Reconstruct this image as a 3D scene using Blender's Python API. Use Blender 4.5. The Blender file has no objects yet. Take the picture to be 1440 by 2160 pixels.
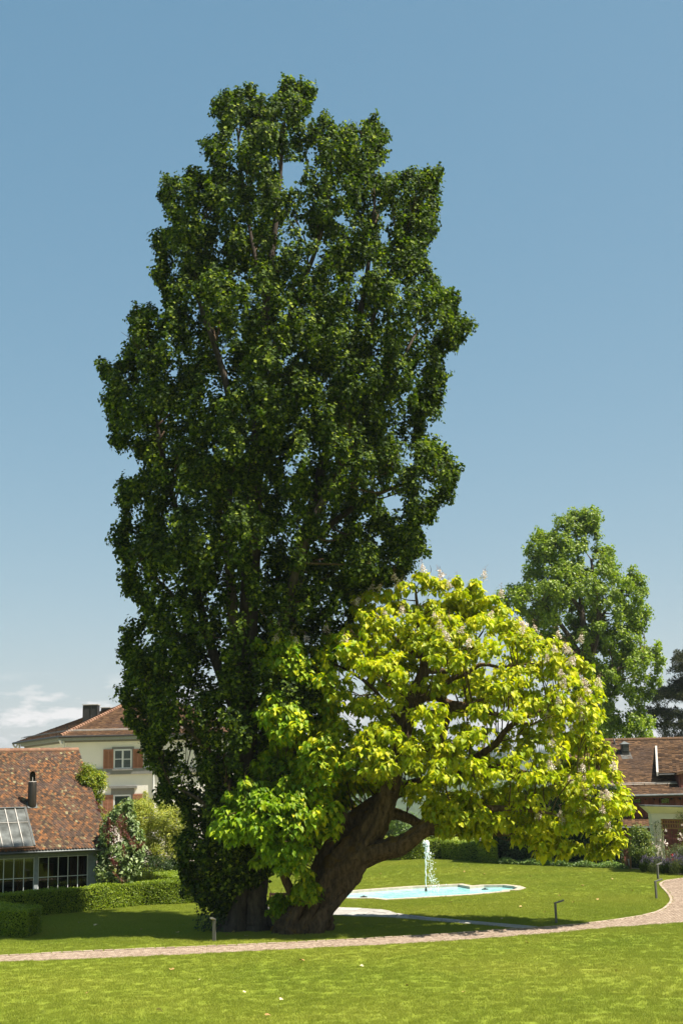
import bpy, math, random
import numpy as np
from mathutils import Matrix, Vector

# ------------------------------------------------------------------ camera, world, sun, exposure
SC = bpy.context.scene
COL = SC.collection
FPX, CX, CY, CAMH = 2700.0, 720.0, 1080.0, 5.0
PITCH = math.atan((1645 - 1080) / FPX)
ROLL = 0.024
_F = np.array([0, math.cos(PITCH), math.sin(PITCH)])
_U0 = np.array([0, -math.sin(PITCH), math.cos(PITCH)])
_R0 = np.array([1.0, 0, 0])
_R = math.cos(ROLL) * _R0 - math.sin(ROLL) * _U0
_U = math.cos(ROLL) * _U0 + math.sin(ROLL) * _R0
cd = bpy.data.cameras.new('camera')
cam = bpy.data.objects.new('camera', cd)
COL.objects.link(cam)
cd.sensor_fit = 'VERTICAL'
cd.sensor_height = 36.0
cd.lens = 36.0 * FPX / 2160.0
cd.clip_start = 0.1
cd.clip_end = 20000
cam.matrix_world = Matrix(((_R[0], _U[0], -_F[0], 0), (_R[1], _U[1], -_F[1], 0), (_R[2], _U[2], -_F[2], CAMH), (0, 0, 0, 1)))
SC.camera = cam

SUN_E, SUN_A = math.radians(60), math.radians(21)      # elevation; angle from +X towards the camera side
SUN = np.array([math.cos(SUN_E) * math.cos(SUN_A), -math.cos(SUN_E) * math.sin(SUN_A), math.sin(SUN_E)])
w = bpy.data.worlds.new('World')
SC.world = w
w.use_nodes = True
nt = w.node_tree
for n in list(nt.nodes): nt.nodes.remove(n)
wo = nt.nodes.new('ShaderNodeOutputWorld')
bg = nt.nodes.new('ShaderNodeBackground')
sky = nt.nodes.new('ShaderNodeTexSky')
sky.sky_type = 'NISHITA'
sky.sun_disc = False
sky.sun_elevation = SUN_E
sky.sun_rotation = math.atan2(SUN[0], SUN[1])
sky.altitude = 450
sky.air_density = 1.0
sky.dust_density = 1.2
sky.ozone_density = 1.0
tc = nt.nodes.new('ShaderNodeTexCoord')
# low cumulus all round the horizon
mp = nt.nodes.new('ShaderNodeMapping')
mp.inputs['Scale'].default_value = (22, 22, 62)
mp.inputs['Location'].default_value = (3.1, 0.4, 0.0)
nz = nt.nodes.new('ShaderNodeTexNoise')
nz.inputs['Scale'].default_value = 1.0
nz.inputs['Detail'].default_value = 6
nz.inputs['Roughness'].default_value = 0.55
rp = nt.nodes.new('ShaderNodeValToRGB')
rp.color_ramp.elements[0].position = 0.535
rp.color_ramp.elements[1].position = 0.62
sp = nt.nodes.new('ShaderNodeSeparateXYZ')
band = nt.nodes.new('ShaderNodeValToRGB')
e = band.color_ramp.elements
e[0].position = 0.0; e[0].color = (.35, .35, .35, 1)
e[1].position = 0.045; e[1].color = (1, 1, 1, 1)
e2 = e.new(0.063); e2.color = (.75, .75, .75, 1)
e3 = e.new(0.085); e3.color = (0, 0, 0, 1)
mul = nt.nodes.new('ShaderNodeMath'); mul.operation = 'MULTIPLY'
mul2 = nt.nodes.new('ShaderNodeMath'); mul2.operation = 'MULTIPLY'; mul2.inputs[1].default_value = 0.9
mx = nt.nodes.new('ShaderNodeMixRGB')
mx.inputs['Color2'].default_value = (4.6, 4.4, 4.25, 1)
L = nt.links.new
L(tc.outputs['Generated'], mp.inputs['Vector']); L(mp.outputs[0], nz.inputs['Vector']); L(nz.outputs['Fac'], rp.inputs[0])
L(tc.outputs['Generated'], sp.inputs[0]); L(sp.outputs['Z'], band.inputs[0])
L(rp.outputs[0], mul.inputs[0]); L(band.outputs[0], mul.inputs[1]); L(mul.outputs[0], mul2.inputs[0])
sr = nt.nodes.new('ShaderNodeSeparateColor'); cr_ = nt.nodes.new('ShaderNodeCombineColor')
L(sky.outputs[0], sr.inputs[0])
for k_, (a_, g_) in enumerate(((.675, .883), (1.075, .58), (1.34, .447))):
    pw_ = nt.nodes.new('ShaderNodeMath'); pw_.operation = 'POWER'; pw_.inputs[1].default_value = g_
    ml_ = nt.nodes.new('ShaderNodeMath'); ml_.operation = 'MULTIPLY'; ml_.inputs[1].default_value = a_
    L(sr.outputs[k_], pw_.inputs[0]); L(pw_.outputs[0], ml_.inputs[0]); L(ml_.outputs[0], cr_.inputs[k_])
L(mul2.outputs[0], mx.inputs['Fac']); L(cr_.outputs[0], mx.inputs['Color1'])
L(mx.outputs[0], bg.inputs['Color']); L(bg.outputs[0], wo.inputs['Surface'])
bg.inputs['Strength'].default_value = 0.085

sd = bpy.data.lights.new('sun', 'SUN')
sd.energy = 5.0
sd.angle = math.radians(0.53)
sd.color = (1.0, 0.94, 0.84)
so = bpy.data.objects.new('sun', sd)
COL.objects.link(so)
so.rotation_euler = Vector(-SUN).to_track_quat('-Z', 'Y').to_euler()
so.location = (30, -10, 60)

SC.view_settings.view_transform = 'Standard'
SC.view_settings.look = 'None'
SC.view_settings.exposure = 1.38
SC.view_settings.gamma = 1.0
SC.render.engine = 'CYCLES'
SC.cycles.max_bounces = 7
SC.cycles.diffuse_bounces = 3
SC.cycles.transparent_max_bounces = 8
SC.cycles.sample_clamp_indirect = 6.0
SC.cycles.caustics_reflective = False
SC.cycles.caustics_refractive = False

HAZE = 0.00012
rng = np.random.default_rng(7)
random.seed(7)

# ------------------------------------------------------------------ pixel -> place helpers
def ray(px, py):
    return _F + _R * (px - CX) / FPX + _U * (CY - py) / FPX
def G(px, py, z=0.0):
    d = ray(px, py); t = (z - CAMH) / d[2]
    return np.array([d[0] * t, d[1] * t, z])
def D(px, py, Y):
    d = ray(px, py); t = Y / d[1]
    return np.array([d[0] * t, Y, CAMH + d[2] * t])
def ray_plane(px, py, P0, N):
    d = ray(px, py); o = np.array([0, 0, CAMH]); t = np.dot(P0 - o, N) / np.dot(d, N)
    return o + d * t
def proj(P):
    P = np.atleast_2d(P) - np.array([0, 0, CAMH])
    w_ = P @ _F
    return np.stack([CX + FPX * (P @ _R) / w_, CY - FPX * (P @ _U) / w_], 1)
def pip(x, y, poly):
    x = np.asarray(x); y = np.asarray(y); inside = np.zeros(x.shape, bool)
    n = len(poly); j = n - 1
    for i in range(n):
        xi, yi = poly[i][0], poly[i][1]; xj, yj = poly[j][0], poly[j][1]
        c = ((yi > y) != (yj > y)) & (x < (xj - xi) * (y - yi) / (yj - yi + 1e-12) + xi)
        inside ^= c; j = i
    return inside
def nrm(a):
    a = np.asarray(a, float)
    return a / (np.linalg.norm(a, axis=-1, keepdims=True) + 1e-9)

# ------------------------------------------------------------------ mesh helpers
class MB:
    def __init__(s): s.V = []; s.T = []; s.Q = []; s.n = 0
    def add(s, V, tris=None, quads=None):
        V = np.asarray(V, float).reshape(-1, 3)
        if tris is not None and len(tris): s.T.append(np.asarray(tris, int).reshape(-1, 3) + s.n)
        if quads is not None and len(quads): s.Q.append(np.asarray(quads, int).reshape(-1, 4) + s.n)
        s.V.append(V); s.n += len(V)
    def box(s, c, size, M=None):
        """box centred at c; M = 3x3 rows are the local axes"""
        h = np.array(size) / 2.0
        v = np.array([[x, y, z] for z in (-1, 1) for y in (-1, 1) for x in (-1, 1)]) * h
        if M is not None: v = v @ np.asarray(M)
        s.add(v + np.asarray(c), quads=[[0, 2, 3, 1], [4, 5, 7, 6], [0, 1, 5, 4], [2, 6, 7, 3], [0, 4, 6, 2], [1, 3, 7, 5]])
    def hexa(s, p):
        """8 corners: bottom ring 0-3, top ring 4-7"""
        s.add(p, quads=[[3, 2, 1, 0], [4, 5, 6, 7], [0, 1, 5, 4], [1, 2, 6, 5], [2, 3, 7, 6], [3, 0, 4, 7]])
    def prism(s, poly, z0, z1):
        n = len(poly)
        v = [[p[0], p[1], z0] for p in poly] + [[p[0], p[1], z1] for p in poly]
        q = [[i, (i + 1) % n, n + (i + 1) % n, n + i] for i in range(n)]
        base = s.n
        s.add(v, quads=q)
        s.NG = getattr(s, 'NG', []) + [[base + n + i for i in range(n)], [base + n - 1 - i for i in range(n)]]
    def tube(s, P, R, k=8, cap=True, mod=None):
        P = np.asarray(P, float); R = np.asarray(R, float); m = len(P)
        T = nrm(np.gradient(P, axis=0))
        ref = np.array([0.0, 1, 0]) if abs(T[0][1]) < .8 else np.array([1.0, 0, 0])
        A = nrm(np.cross(np.broadcast_to(ref, T.shape), T)); B = np.cross(T, A)
        ang = np.linspace(0, 2 * math.pi, k, endpoint=False)
        rr = np.broadcast_to(R[:, None], (m, k)).copy()
        if mod is not None: rr = rr * mod(np.arange(m)[:, None], ang[None, :])
        V = P[:, None] + rr[..., None] * (np.cos(ang)[None, :, None] * A[:, None] + np.sin(ang)[None, :, None] * B[:, None])
        q = []
        for i in range(m - 1):
            for j in range(k):
                q.append([i * k + j, i * k + (j + 1) % k, (i + 1) * k + (j + 1) % k, (i + 1) * k + j])
        V = V.reshape(-1, 3); t = []
        if cap:
            V = np.vstack([V, P[:1], P[-1:]])
            for j in range(k):
                t.append([m * k, (j + 1) % k, j]); t.append([m * k + 1, (m - 1) * k + j, (m - 1) * k + (j + 1) % k])
        s.add(V, t, q)
    def mesh(s, name, mat, smooth=False):
        me = bpy.data.meshes.new(name)
        V = np.concatenate(s.V) if s.V else np.zeros((0, 3))
        T = np.concatenate(s.T) if s.T else np.zeros((0, 3), int)
        Q = np.concatenate(s.Q) if s.Q else np.zeros((0, 4), int)
        NG = getattr(s, 'NG', [])
        loops = np.concatenate([T.ravel(), Q.ravel()] + [np.array(g) for g in NG]).astype(np.int32)
        tot = np.concatenate([np.full(len(T), 3), np.full(len(Q), 4), np.array([len(g) for g in NG], int)]).astype(np.int32)
        st = np.concatenate([[0], np.cumsum(tot)[:-1]]).astype(np.int32) if len(tot) else np.zeros(0, np.int32)
        me.vertices.add(len(V)); me.vertices.foreach_set('co', V.ravel().astype(np.float32))
        me.loops.add(len(loops)); me.loops.foreach_set('vertex_index', loops)
        me.polygons.add(len(tot)); me.polygons.foreach_set('loop_start', st); me.polygons.foreach_set('loop_total', tot)
        me.polygons.foreach_set('use_smooth', np.full(len(tot), bool(smooth)))
        me.update(calc_edges=True); me.validate()
        if mat is not None: me.materials.append(mat)
        return me
    def build(s, name, mat, parent=None, smooth=False):
        return put(name, s.mesh(name, mat, smooth), parent)

def put(name, me, parent=None):
    o = bpy.data.objects.new(name, me); COL.objects.link(o)
    if parent is not None:
        o.parent = parent
        o.matrix_parent_inverse = Matrix.Translation(-Vector(parent['_base'])) if '_base' in parent.keys() else Matrix.Identity(4)
    return o
BASED = []
def thing(name, label, cat, loc=(0, 0, 0), group=None):
    o = bpy.data.objects.new(name, None); COL.objects.link(o)
    o.empty_display_size = .3
    o.location = tuple(float(v) for v in loc); o['_base'] = [float(v) for v in loc]; BASED.append(o)
    o['label'] = label; o['category'] = cat
    if group: o['group'] = group
    return o
def tag(o, label, cat, group=None):
    o['label'] = label; o['category'] = cat
    if group: o['group'] = group
    return o
def kind(o, k): o['kind'] = k; return o
def copy_tree(root, loc, rotz=0.0, label=None):
    """copy of a thing whose parts are in local coordinates"""
    r = root.copy(); COL.objects.link(r); r.location = tuple(float(v) for v in loc); r.rotation_euler = (0, 0, rotz)
    if label: r['label'] = label
    for ch in list(root.children):
        c = ch.copy(); COL.objects.link(c); c.parent = r; c.matrix_parent_inverse = ch.matrix_parent_inverse.copy()
    return r

# ------------------------------------------------------------------ materials
def newmat(name):
    m = bpy.data.materials.new(name); m.use_nodes = True
    t = m.node_tree
    return m, t, t.nodes['Principled BSDF'], t.nodes['Material Output']
def ramp(t, cols, fac, interp='LINEAR'):
    r = t.nodes.new('ShaderNodeValToRGB'); r.color_ramp.interpolation = interp
    el = r.color_ramp.elements
    el[0].position, el[0].color = cols[0][0], (*cols[0][1], 1)
    el[1].position, el[1].color = cols[-1][0], (*cols[-1][1], 1)
    for p, c in cols[1:-1]:
        x = el.new(p); x.color = (*c, 1)
    t.links.new(fac, r.inputs[0])
    return r.outputs[0]
def noise(t, scale, detail=4, vec=None, rough=.55):
    n = t.nodes.new('ShaderNodeTexNoise'); n.inputs['Scale'].default_value = scale
    n.inputs['Detail'].default_value = detail; n.inputs['Roughness'].default_value = rough
    if vec is not None: t.links.new(vec, n.inputs['Vector'])
    return n.outputs['Fac']
def geo(t): return t.nodes.new('ShaderNodeNewGeometry')
def mixc(t, fac, a, b, mode='MIX'):
    m = t.nodes.new('ShaderNodeMixRGB'); m.blend_type = mode
    for s, v in ((m.inputs[0], fac), (m.inputs[1], a), (m.inputs[2], b)):
        if isinstance(v, (int, float)): s.default_value = v
        elif isinstance(v, tuple): s.default_value = (*v, 1)
        else: t.links.new(v, s)
    return m.outputs[0]
def bump(t, h, strength=.5, dist=.05):
    b = t.nodes.new('ShaderNodeBump'); b.inputs['Strength'].default_value = strength; b.inputs['Distance'].default_value = dist
    t.links.new(h, b.inputs['Height'])
    return b.outputs[0]
def plain(name, col, rough=.6, var=.25, scale=6, metal=0, bmp=.15, spec=.4, dark=None):
    m, t, b, o = newmat(name)
    g = geo(t)
    c2 = dark or tuple(v * (1 - var) for v in col)
    n = noise(t, scale, 5, g.outputs['Position'])
    c = ramp(t, [(.3, c2), (.7, col)], n)
    t.links.new(c, b.inputs['Base Color'])
    b.inputs['Roughness'].default_value = rough; b.inputs['Metallic'].default_value = metal
    b.inputs['Specular IOR Level'].default_value = spec
    if bmp: t.links.new(bump(t, noise(t, scale * 9, 3, g.outputs['Position']), bmp, .02), b.inputs['Normal'])
    return m
def leafmat(name, cols, trans=.35, tcol=None, rough=.45, spec=.35, patch=None):
    """cols: ramp list over the random value of each leaf"""
    m, t, b, o = newmat(name)
    g = geo(t)
    c = ramp(t, cols, g.outputs['Random Per Island'])
    n = noise(t, patch or .35, 3, g.outputs['Position'])
    v = ramp(t, [(.3, (.72, .74, .72)), (.7, (1.18, 1.14, 1.1))], n)
    c = mixc(t, 1.0, c, v, 'MULTIPLY')
    t.links.new(c, b.inputs['Base Color'])
    b.inputs['Roughness'].default_value = rough
    b.inputs['Specular IOR Level'].default_value = spec
    tr = t.nodes.new('ShaderNodeBsdfTranslucent')
    tc_ = mixc(t, 1.0, c, tcol or (1.5, 1.5, .5), 'MULTIPLY')
    t.links.new(tc_, tr.inputs['Color'])
    ms = t.nodes.new('ShaderNodeMixShader'); ms.inputs[0].default_value = trans
    t.links.new(b.outputs[0], ms.inputs[1]); t.links.new(tr.outputs[0], ms.inputs[2])
    t.links.new(ms.outputs[0], o.inputs['Surface'])
    return m
def piecemat(name, cols, rough=.8, vscale=25, bmp=.3, obj=False, interp='LINEAR', stain=None):
    """each piece (mesh island or object) takes its own colour of the ramp"""
    m, t, b, o = newmat(name)
    g = geo(t)
    if obj:
        oi = t.nodes.new('ShaderNodeObjectInfo'); f = oi.outputs['Random']
    else: f = g.outputs['Random Per Island']
    c = ramp(t, cols, f, interp)
    n = noise(t, vscale, 4, g.outputs['Position'])
    c = mixc(t, 1.0, c, ramp(t, [(.3, (.7, .7, .7)), (.7, (1.15, 1.12, 1.1))], n), 'MULTIPLY')
    if stain:
        n2 = noise(t, stain[1], 4, g.outputs['Position'])
        f2 = ramp(t, [(stain[2], (0, 0, 0)), (stain[2] + .15, (stain[3],) * 3)], n2)
        c = mixc(t, f2, c, stain[0])
    t.links.new(c, b.inputs['Base Color']); b.inputs['Roughness'].default_value = rough
    b.inputs['Specular IOR Level'].default_value = .25
    t.links.new(bump(t, n, bmp, .01), b.inputs['Normal'])
    return m

def bark(name, c1, c2, moss=None, scale=5, strength=.9):
    m, t, b, o = newmat(name)
    g = geo(t)
    mpn = t.nodes.new('ShaderNodeMapping'); mpn.inputs['Scale'].default_value = (1, 1, .28)
    t.links.new(g.outputs['Position'], mpn.inputs['Vector'])
    n = noise(t, scale, 8, mpn.outputs[0], .7)
    c = ramp(t, [(.3, c1), (.72, c2)], n)
    if moss:
        sx = t.nodes.new('ShaderNodeSeparateXYZ'); t.links.new(g.outputs['Normal'], sx.inputs[0])
        mm = t.nodes.new('ShaderNodeMath'); mm.operation = 'MULTIPLY'
        t.links.new(ramp(t, [(.35, (0, 0, 0)), (.8, (1, 1, 1))], sx.outputs['Z']), mm.inputs[0])
        t.links.new(ramp(t, [(.42, (0, 0, 0)), (.6, (1, 1, 1))], noise(t, 1.6, 5, g.outputs['Position'])), mm.inputs[1])
        c = mixc(t, mm.outputs[0], c, moss)
    t.links.new(c, b.inputs['Base Color']); b.inputs['Roughness'].default_value = .92
    b.inputs['Specular IOR Level'].default_value = .15
    t.links.new(bump(t, n, strength, .12), b.inputs['Normal'])
    return m

def lawn_color(t, blades=False):
    g = geo(t)
    P = g.outputs['Position']
    a = noise(t, .16, 4, P); b_ = noise(t, 1.7, 5, P, .65); c_ = noise(t, 22, 3, P, .7)
    col = ramp(t, [(.3, (.178, .226, .024)), (.5, (.215, .252, .030)), (.72, (.258, .278, .040))], a)
    col = mixc(t, ramp(t, [(.5, (0, 0, 0)), (.75, (.16, .16, .16))], b_), col, (.30, .28, .055))
    col = mixc(t, 1.0, col, ramp(t, [(.25, (.75, .78, .72)), (.75, (1.2, 1.18, 1.15))], c_), 'MULTIPLY')
    if blades:
        oi = t.nodes.new('ShaderNodeObjectInfo')
        col = mixc(t, 1.0, col, ramp(t, [(0, (1.0, 1.02, .96)), (.6, (1.18, 1.18, 1.08)), (1, (1.38, 1.28, 1.28))], g.outputs['Random Per Island']), 'MULTIPLY')
    return col
M = {}
m, t, b, o = newmat('lawn')
t.links.new(mixc(t, 1.0, lawn_color(t), (.84, .87, .78), 'MULTIPLY'), b.inputs['Base Color']); b.inputs['Roughness'].default_value = .9
b.inputs['Specular IOR Level'].default_value = .1
t.links.new(bump(t, noise(t, 30, 4, geo(t).outputs['Position'], .7), .8, .05), b.inputs['Normal'])
M['lawn'] = m
m, t, b, o = newmat('grass_blades')
cc = lawn_color(t, True)
t.links.new(cc, b.inputs['Base Color']); b.inputs['Roughness'].default_value = .55
b.inputs['Specular IOR Level'].default_value = .25
tr = t.nodes.new('ShaderNodeBsdfTranslucent'); t.links.new(cc, tr.inputs['Color'])
ms = t.nodes.new('ShaderNodeMixShader'); ms.inputs[0].default_value = .42
t.links.new(b.outputs[0], ms.inputs[1]); t.links.new(tr.outputs[0], ms.inputs[2]); t.links.new(ms.outputs[0], o.inputs['Surface'])
M['blades'] = m

M['poplar_leaf'] = leafmat('poplar_leaf', [(0, (.010, .024, .003)), (.45, (.034, .064, .006)), (.8, (.09, .138, .012)), (1, (.24, .29, .028))], .32, (1.5, 1.65, .4), .65, .14)
M['catalpa_leaf'] = leafmat('catalpa_leaf', [(0, (.20, .29, .007)), (.5, (.38, .425, .009)), (1, (.58, .535, .012))], .42, (1.28, 1.38, .4), .5, .25, .5)
M['catalpa_shade_tint'] = leafmat('catalpa_shade_tint', [(0, (.10, .20, .007)), (.5, (.19, .30, .009)), (1, (.33, .42, .012))], .42, (1.2, 1.45, .4), .5, .25, .5)  # greener copy of catalpa_leaf: shade of the lower left put into the colour
M['planetree_leaf'] = leafmat('planetree_leaf', [(0, (.095, .155, .010)), (.6, (.18, .26, .016)), (1, (.29, .35, .03))], .42, (1.5, 1.6, .5))
M['pine_needle'] = leafmat('pine_needle', [(0, (.02, .03, .012)), (.6, (.035, .048, .018)), (1, (.085, .082, .032))], .12, (1.2, 1.2, .5), .6)
M['acer_leaf'] = leafmat('acer_leaf', [(0, (.15, .20, .02)), (.6, (.28, .31, .035)), (1, (.42, .41, .06))], .35, (1.3, 1.3, .5))
M['hydrangea_leaf'] = leafmat('hydrangea_leaf', [(0, (.09, .14, .04)), (.6, (.18, .25, .09)), (1, (.36, .43, .22))], .25, (1.3, 1.4, .6))
M['red_panicle'] = leafmat('red_panicle', [(0, (.09, .02, .018)), (.6, (.17, .045, .03)), (1, (.26, .09, .055))], .2, (1.3, 1, .8))
M['wisteria_leaf'] = leafmat('wisteria_leaf', [(0, (.10, .17, .01)), (.5, (.22, .29, .015)), (1, (.42, .40, .03))], .38, (1.3, 1.3, .5))
M['hedge_leaf'] = leafmat('hedge_leaf', [(0, (.10, .165, .008)), (.6, (.19, .27, .012)), (1, (.31, .37, .02))], .3, (1.5, 1.5, .5))
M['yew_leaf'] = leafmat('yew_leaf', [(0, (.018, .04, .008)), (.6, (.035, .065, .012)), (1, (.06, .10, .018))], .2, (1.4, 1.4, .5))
M['bush_leaf'] = leafmat('bush_leaf', [(0, (.06, .11, .012)), (.6, (.12, .18, .02)), (1, (.24, .27, .04))], .32, (1.4, 1.4, .5))
M['cover_leaf'] = leafmat('cover_leaf', [(0, (.06, .13, .012)), (.6, (.11, .19, .02)), (1, (.22, .29, .06))], .3, (1.4, 1.4, .5))
M['silver_leaf'] = leafmat('silver_leaf', [(0, (.09, .12, .05)), (.6, (.15, .19, .075)), (1, (.27, .29, .12))], .25, (1.2, 1.2, .7))
M['ivy_leaf'] = leafmat('ivy_leaf', [(0, (.012, .03, .006)), (.7, (.025, .05, .010)), (1, (.05, .085, .014))], .2, (1.4, 1.4, .5))
M['petal'] = leafmat('petal', [(0, (.58, .44, .39)), (.5, (.78, .68, .62)), (1, (.88, .83, .78))], .3, (1, 1, 1))
M['rose_petal'] = leafmat('rose_petal', [(0, (.7, .5, .5)), (1, (.9, .85, .8))], .3, (1, 1, 1))
M['bract'] = leafmat('bract', [(0, (.20, .10, .07)), (1, (.38, .24, .16))], .25, (1, 1, 1))
M['lavender'] = leafmat('lavender', [(0, (.10, .085, .13)), (1, (.18, .15, .24))], .2, (1, 1, 1))
M['red_flower'] = leafmat('red_flower', [(0, (.35, .01, .02)), (1, (.55, .04, .06))], .2, (1, 1, 1))
M['fallen'] = piecemat('fallen', [(0, (.36, .20, .07)), (.5, (.50, .36, .14)), (1, (.62, .52, .32))], .7, 40, .2, obj=True)
M['catalpa_bark'] = bark('catalpa_bark', (.010, .007, .0045), (.18, .122, .070), (.20, .11, .014), 9, 1.0)
M['poplar_bark'] = bark('poplar_bark', (.02, .016, .012), (.115, .092, .07), None, 7)
M['twig_bark'] = bark('twig_bark', (.035, .025, .016), (.15, .10, .055), None, 6, .4)
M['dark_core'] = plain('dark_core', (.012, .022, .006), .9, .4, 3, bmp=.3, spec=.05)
M['soil'] = plain('soil', (.07, .05, .032), .95, .5, 4, bmp=.5)
# stone, tile, timber, metal
M['paver'] = piecemat('paver', [(0, (.25, .185, .135)), (.5, (.32, .245, .18)), (1, (.40, .32, .245))], .85, 14, .3)
M['paver_bed'] = plain('paver_bed', (.26, .195, .14), .95, .4, 12, bmp=.3)
M['edge_stone'] = piecemat('edge_stone', [(0, (.30, .23, .165)), (1, (.42, .34, .26))], .85, 14, .3, obj=True)
M['slab'] = piecemat('slab', [(0, (.27, .255, .23)), (1, (.35, .335, .305))], .8, 7, .25, obj=True)
M['rim'] = plain('rim', (.40, .34, .26), .75, .3, 5, bmp=.25)
M['basin'] = plain('basin', (.30, .62, .62), .6, .12, 2, bmp=0)
tile_cols = [(0, (.040, .025, .018)), (.25, (.066, .036, .022)), (.5, (.105, .050, .027)), (.7, (.16, .07, .031)), (.83, (.25, .10, .036)), (.9, (.09, .05, .03)), (.97, (.16, .115, .06)), (1, (.26, .22, .13))]
tile_cols = [(p_, (c_[0] * .76, c_[1] * .80, c_[2] * .72)) for p_, c_ in tile_cols]
M['tile'] = piecemat('tile', tile_cols, .85, 20, .3, stain=((.06, .038, .03), 1.3, .5, .55))
M['tile_obj'] = piecemat('tile_obj', tile_cols, .85, 20, .3, obj=True, stain=((.06, .038, .03), 1.3, .5, .5))
M['ridge_tile'] = piecemat('ridge_tile', [(0, (.15, .075, .045)), (1, (.23, .13, .08))], .85, 8, .3, obj=True)
M['barn_tile'] = piecemat('barn_tile', [(0, (.056, .033, .019)), (.5, (.094, .053, .027)), (1, (.155, .088, .043))], .85, 12, .3, stain=((.055, .035, .026), .5, .52, .6))
M['house_tile'] = piecemat('house_tile', [(0, (.062, .033, .018)), (.5, (.104, .055, .026)), (1, (.165, .094, .045))], .85, 10, .3, stain=((.07, .04, .03), .4, .52, .6))
M['render_wall'] = plain('render_wall', (.72, .68, .60), .85, .10, .8, bmp=.15)
M['stone_trim'] = plain('stone_trim', (.19, .185, .165), .8, .2, 5, bmp=.15)
M['shutter'] = plain('shutter', (.33, .15, .085), .6, .2, 5, bmp=.1)
M['white_paint'] = plain('white_paint', (.62, .62, .60), .5, .06, 3, bmp=.05)
M['grey_wood'] = plain('grey_wood', (.27, .295, .30), .65, .25, 7, bmp=.2)
M['zinc'] = plain('zinc', (.12, .13, .125), .5, .45, 4, metal=.3, bmp=.1)
M['dark_metal'] = plain('dark_metal', (.045, .042, .038), .5, .3, 6, metal=.3, bmp=.05)
M['flue'] = plain('flue', (.045, .038, .028), .35, .2, 3, metal=.6, bmp=.05)
M['lamp_metal'] = plain('lamp_metal', (.13, .125, .115), .5, .2, 9, metal=.2, bmp=.1)
M['red_board'] = piecemat('red_board', [(0, (.13, .042, .032)), (.5, (.175, .058, .045)), (1, (.22, .082, .062))], .75, 5, .25, obj=True)
M['red_trim'] = plain('red_trim', (.17, .055, .04), .7, .25, 5, bmp=.15)
M['concrete'] = plain('concrete', (.64, .585, .48), .85, .12, 3, bmp=.2)
M['lattice'] = plain('lattice', (.32, .17, .06), .7, .3, 8, bmp=.2)
M['rust'] = plain('rust', (.27, .105, .045), .8, .5, 5, bmp=.4, dark=(.10, .045, .028))
M['weathered'] = plain('weathered', (.40, .37, .33), .8, .3, 7, bmp=.2)
M['bench_wood'] = plain('bench_wood', (.085, .035, .025), .6, .3, 7, bmp=.2)
M['stone'] = plain('stone', (.40, .37, .32), .85, .3, 4, bmp=.3)
M['curtain'] = plain('curtain', (.22, .10, .05), .9, .3, 3, bmp=0)
M['sheer'] = plain('sheer', (.30, .34, .33), .9, .35, 2.5, bmp=0)
M['interior'] = plain('interior', (.07, .055, .04), .9, .3, 1.5, bmp=0)
m, t, b, o = newmat('window_glass')
gl = t.nodes.new('ShaderNodeBsdfGlossy'); gl.inputs['Roughness'].default_value = .02; gl.inputs['Color'].default_value = (.9, .95, .95, 1)
tp = t.nodes.new('ShaderNodeBsdfTransparent'); tp.inputs['Color'].default_value = (.62, .66, .62, 1)
lw = t.nodes.new('ShaderNodeLayerWeight')
pw_ = t.nodes.new('ShaderNodeMath'); pw_.operation = 'POWER'; pw_.inputs[1].default_value = 3.0; t.links.new(lw.outputs['Facing'], pw_.inputs[0])
fr = t.nodes.new('ShaderNodeMath'); fr.operation = 'ADD'; fr.inputs[1].default_value = .04; t.links.new(pw_.outputs[0], fr.inputs[0])
ms = t.nodes.new('ShaderNodeMixShader')
t.links.new(fr.outputs[0], ms.inputs[0]); t.links.new(tp.outputs[0], ms.inputs[1]); t.links.new(gl.outputs[0], ms.inputs[2]); t.links.new(ms.outputs[0], o.inputs['Surface'])
M['glass'] = m
m, t, b, o = newmat('skylight_glass')
g = geo(t)
n = noise(t, 2.2, 5, g.outputs['Position'])
t.links.new(ramp(t, [(.35, (.05, .05, .042)), (.65, (.13, .135, .125))], n), b.inputs['Base Color'])
b.inputs['Roughness'].default_value = .3; b.inputs['Specular IOR Level'].default_value = .45
M['skylight'] = m
m, t, b, o = newmat('pool_water')
g = geo(t)
mpn = t.nodes.new('ShaderNodeMapping'); mpn.inputs['Scale'].default_value = (1, .55, 1); t.links.new(g.outputs['Position'], mpn.inputs['Vector'])
n = noise(t, 3.0, 4, mpn.outputs[0])
t.links.new(ramp(t, [(.3, (.16, .46, .46)), (.7, (.38, .62, .60))], n), b.inputs['Base Color'])
b.inputs['Roughness'].default_value = .12; b.inputs['IOR'].default_value = 1.33
t.links.new(bump(t, noise(t, 9, 3, mpn.outputs[0]), .35, .03), b.inputs['Normal'])
M['water'] = m
m, t, b, o = newmat('spray')
b.inputs['Base Color'].default_value = (.95, .95, .94, 1); b.inputs['Roughness'].default_value = .25
tr = t.nodes.new('ShaderNodeBsdfTranslucent'); tr.inputs['Color'].default_value = (.95, .95, .94, 1)
ms = t.nodes.new('ShaderNodeMixShader'); ms.inputs[0].default_value = .5
t.links.new(b.outputs[0], ms.inputs[1]); t.links.new(tr.outputs[0], ms.inputs[2]); t.links.new(ms.outputs[0], o.inputs['Surface'])
M['spray'] = m
M['far_forest'] = leafmat('far_forest', [(0, (.02, .04, .012)), (1, (.05, .085, .025))], .1)
M['hill'] = plain('hill', (.045, .07, .03), .95, .5, .02, bmp=0)

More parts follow.
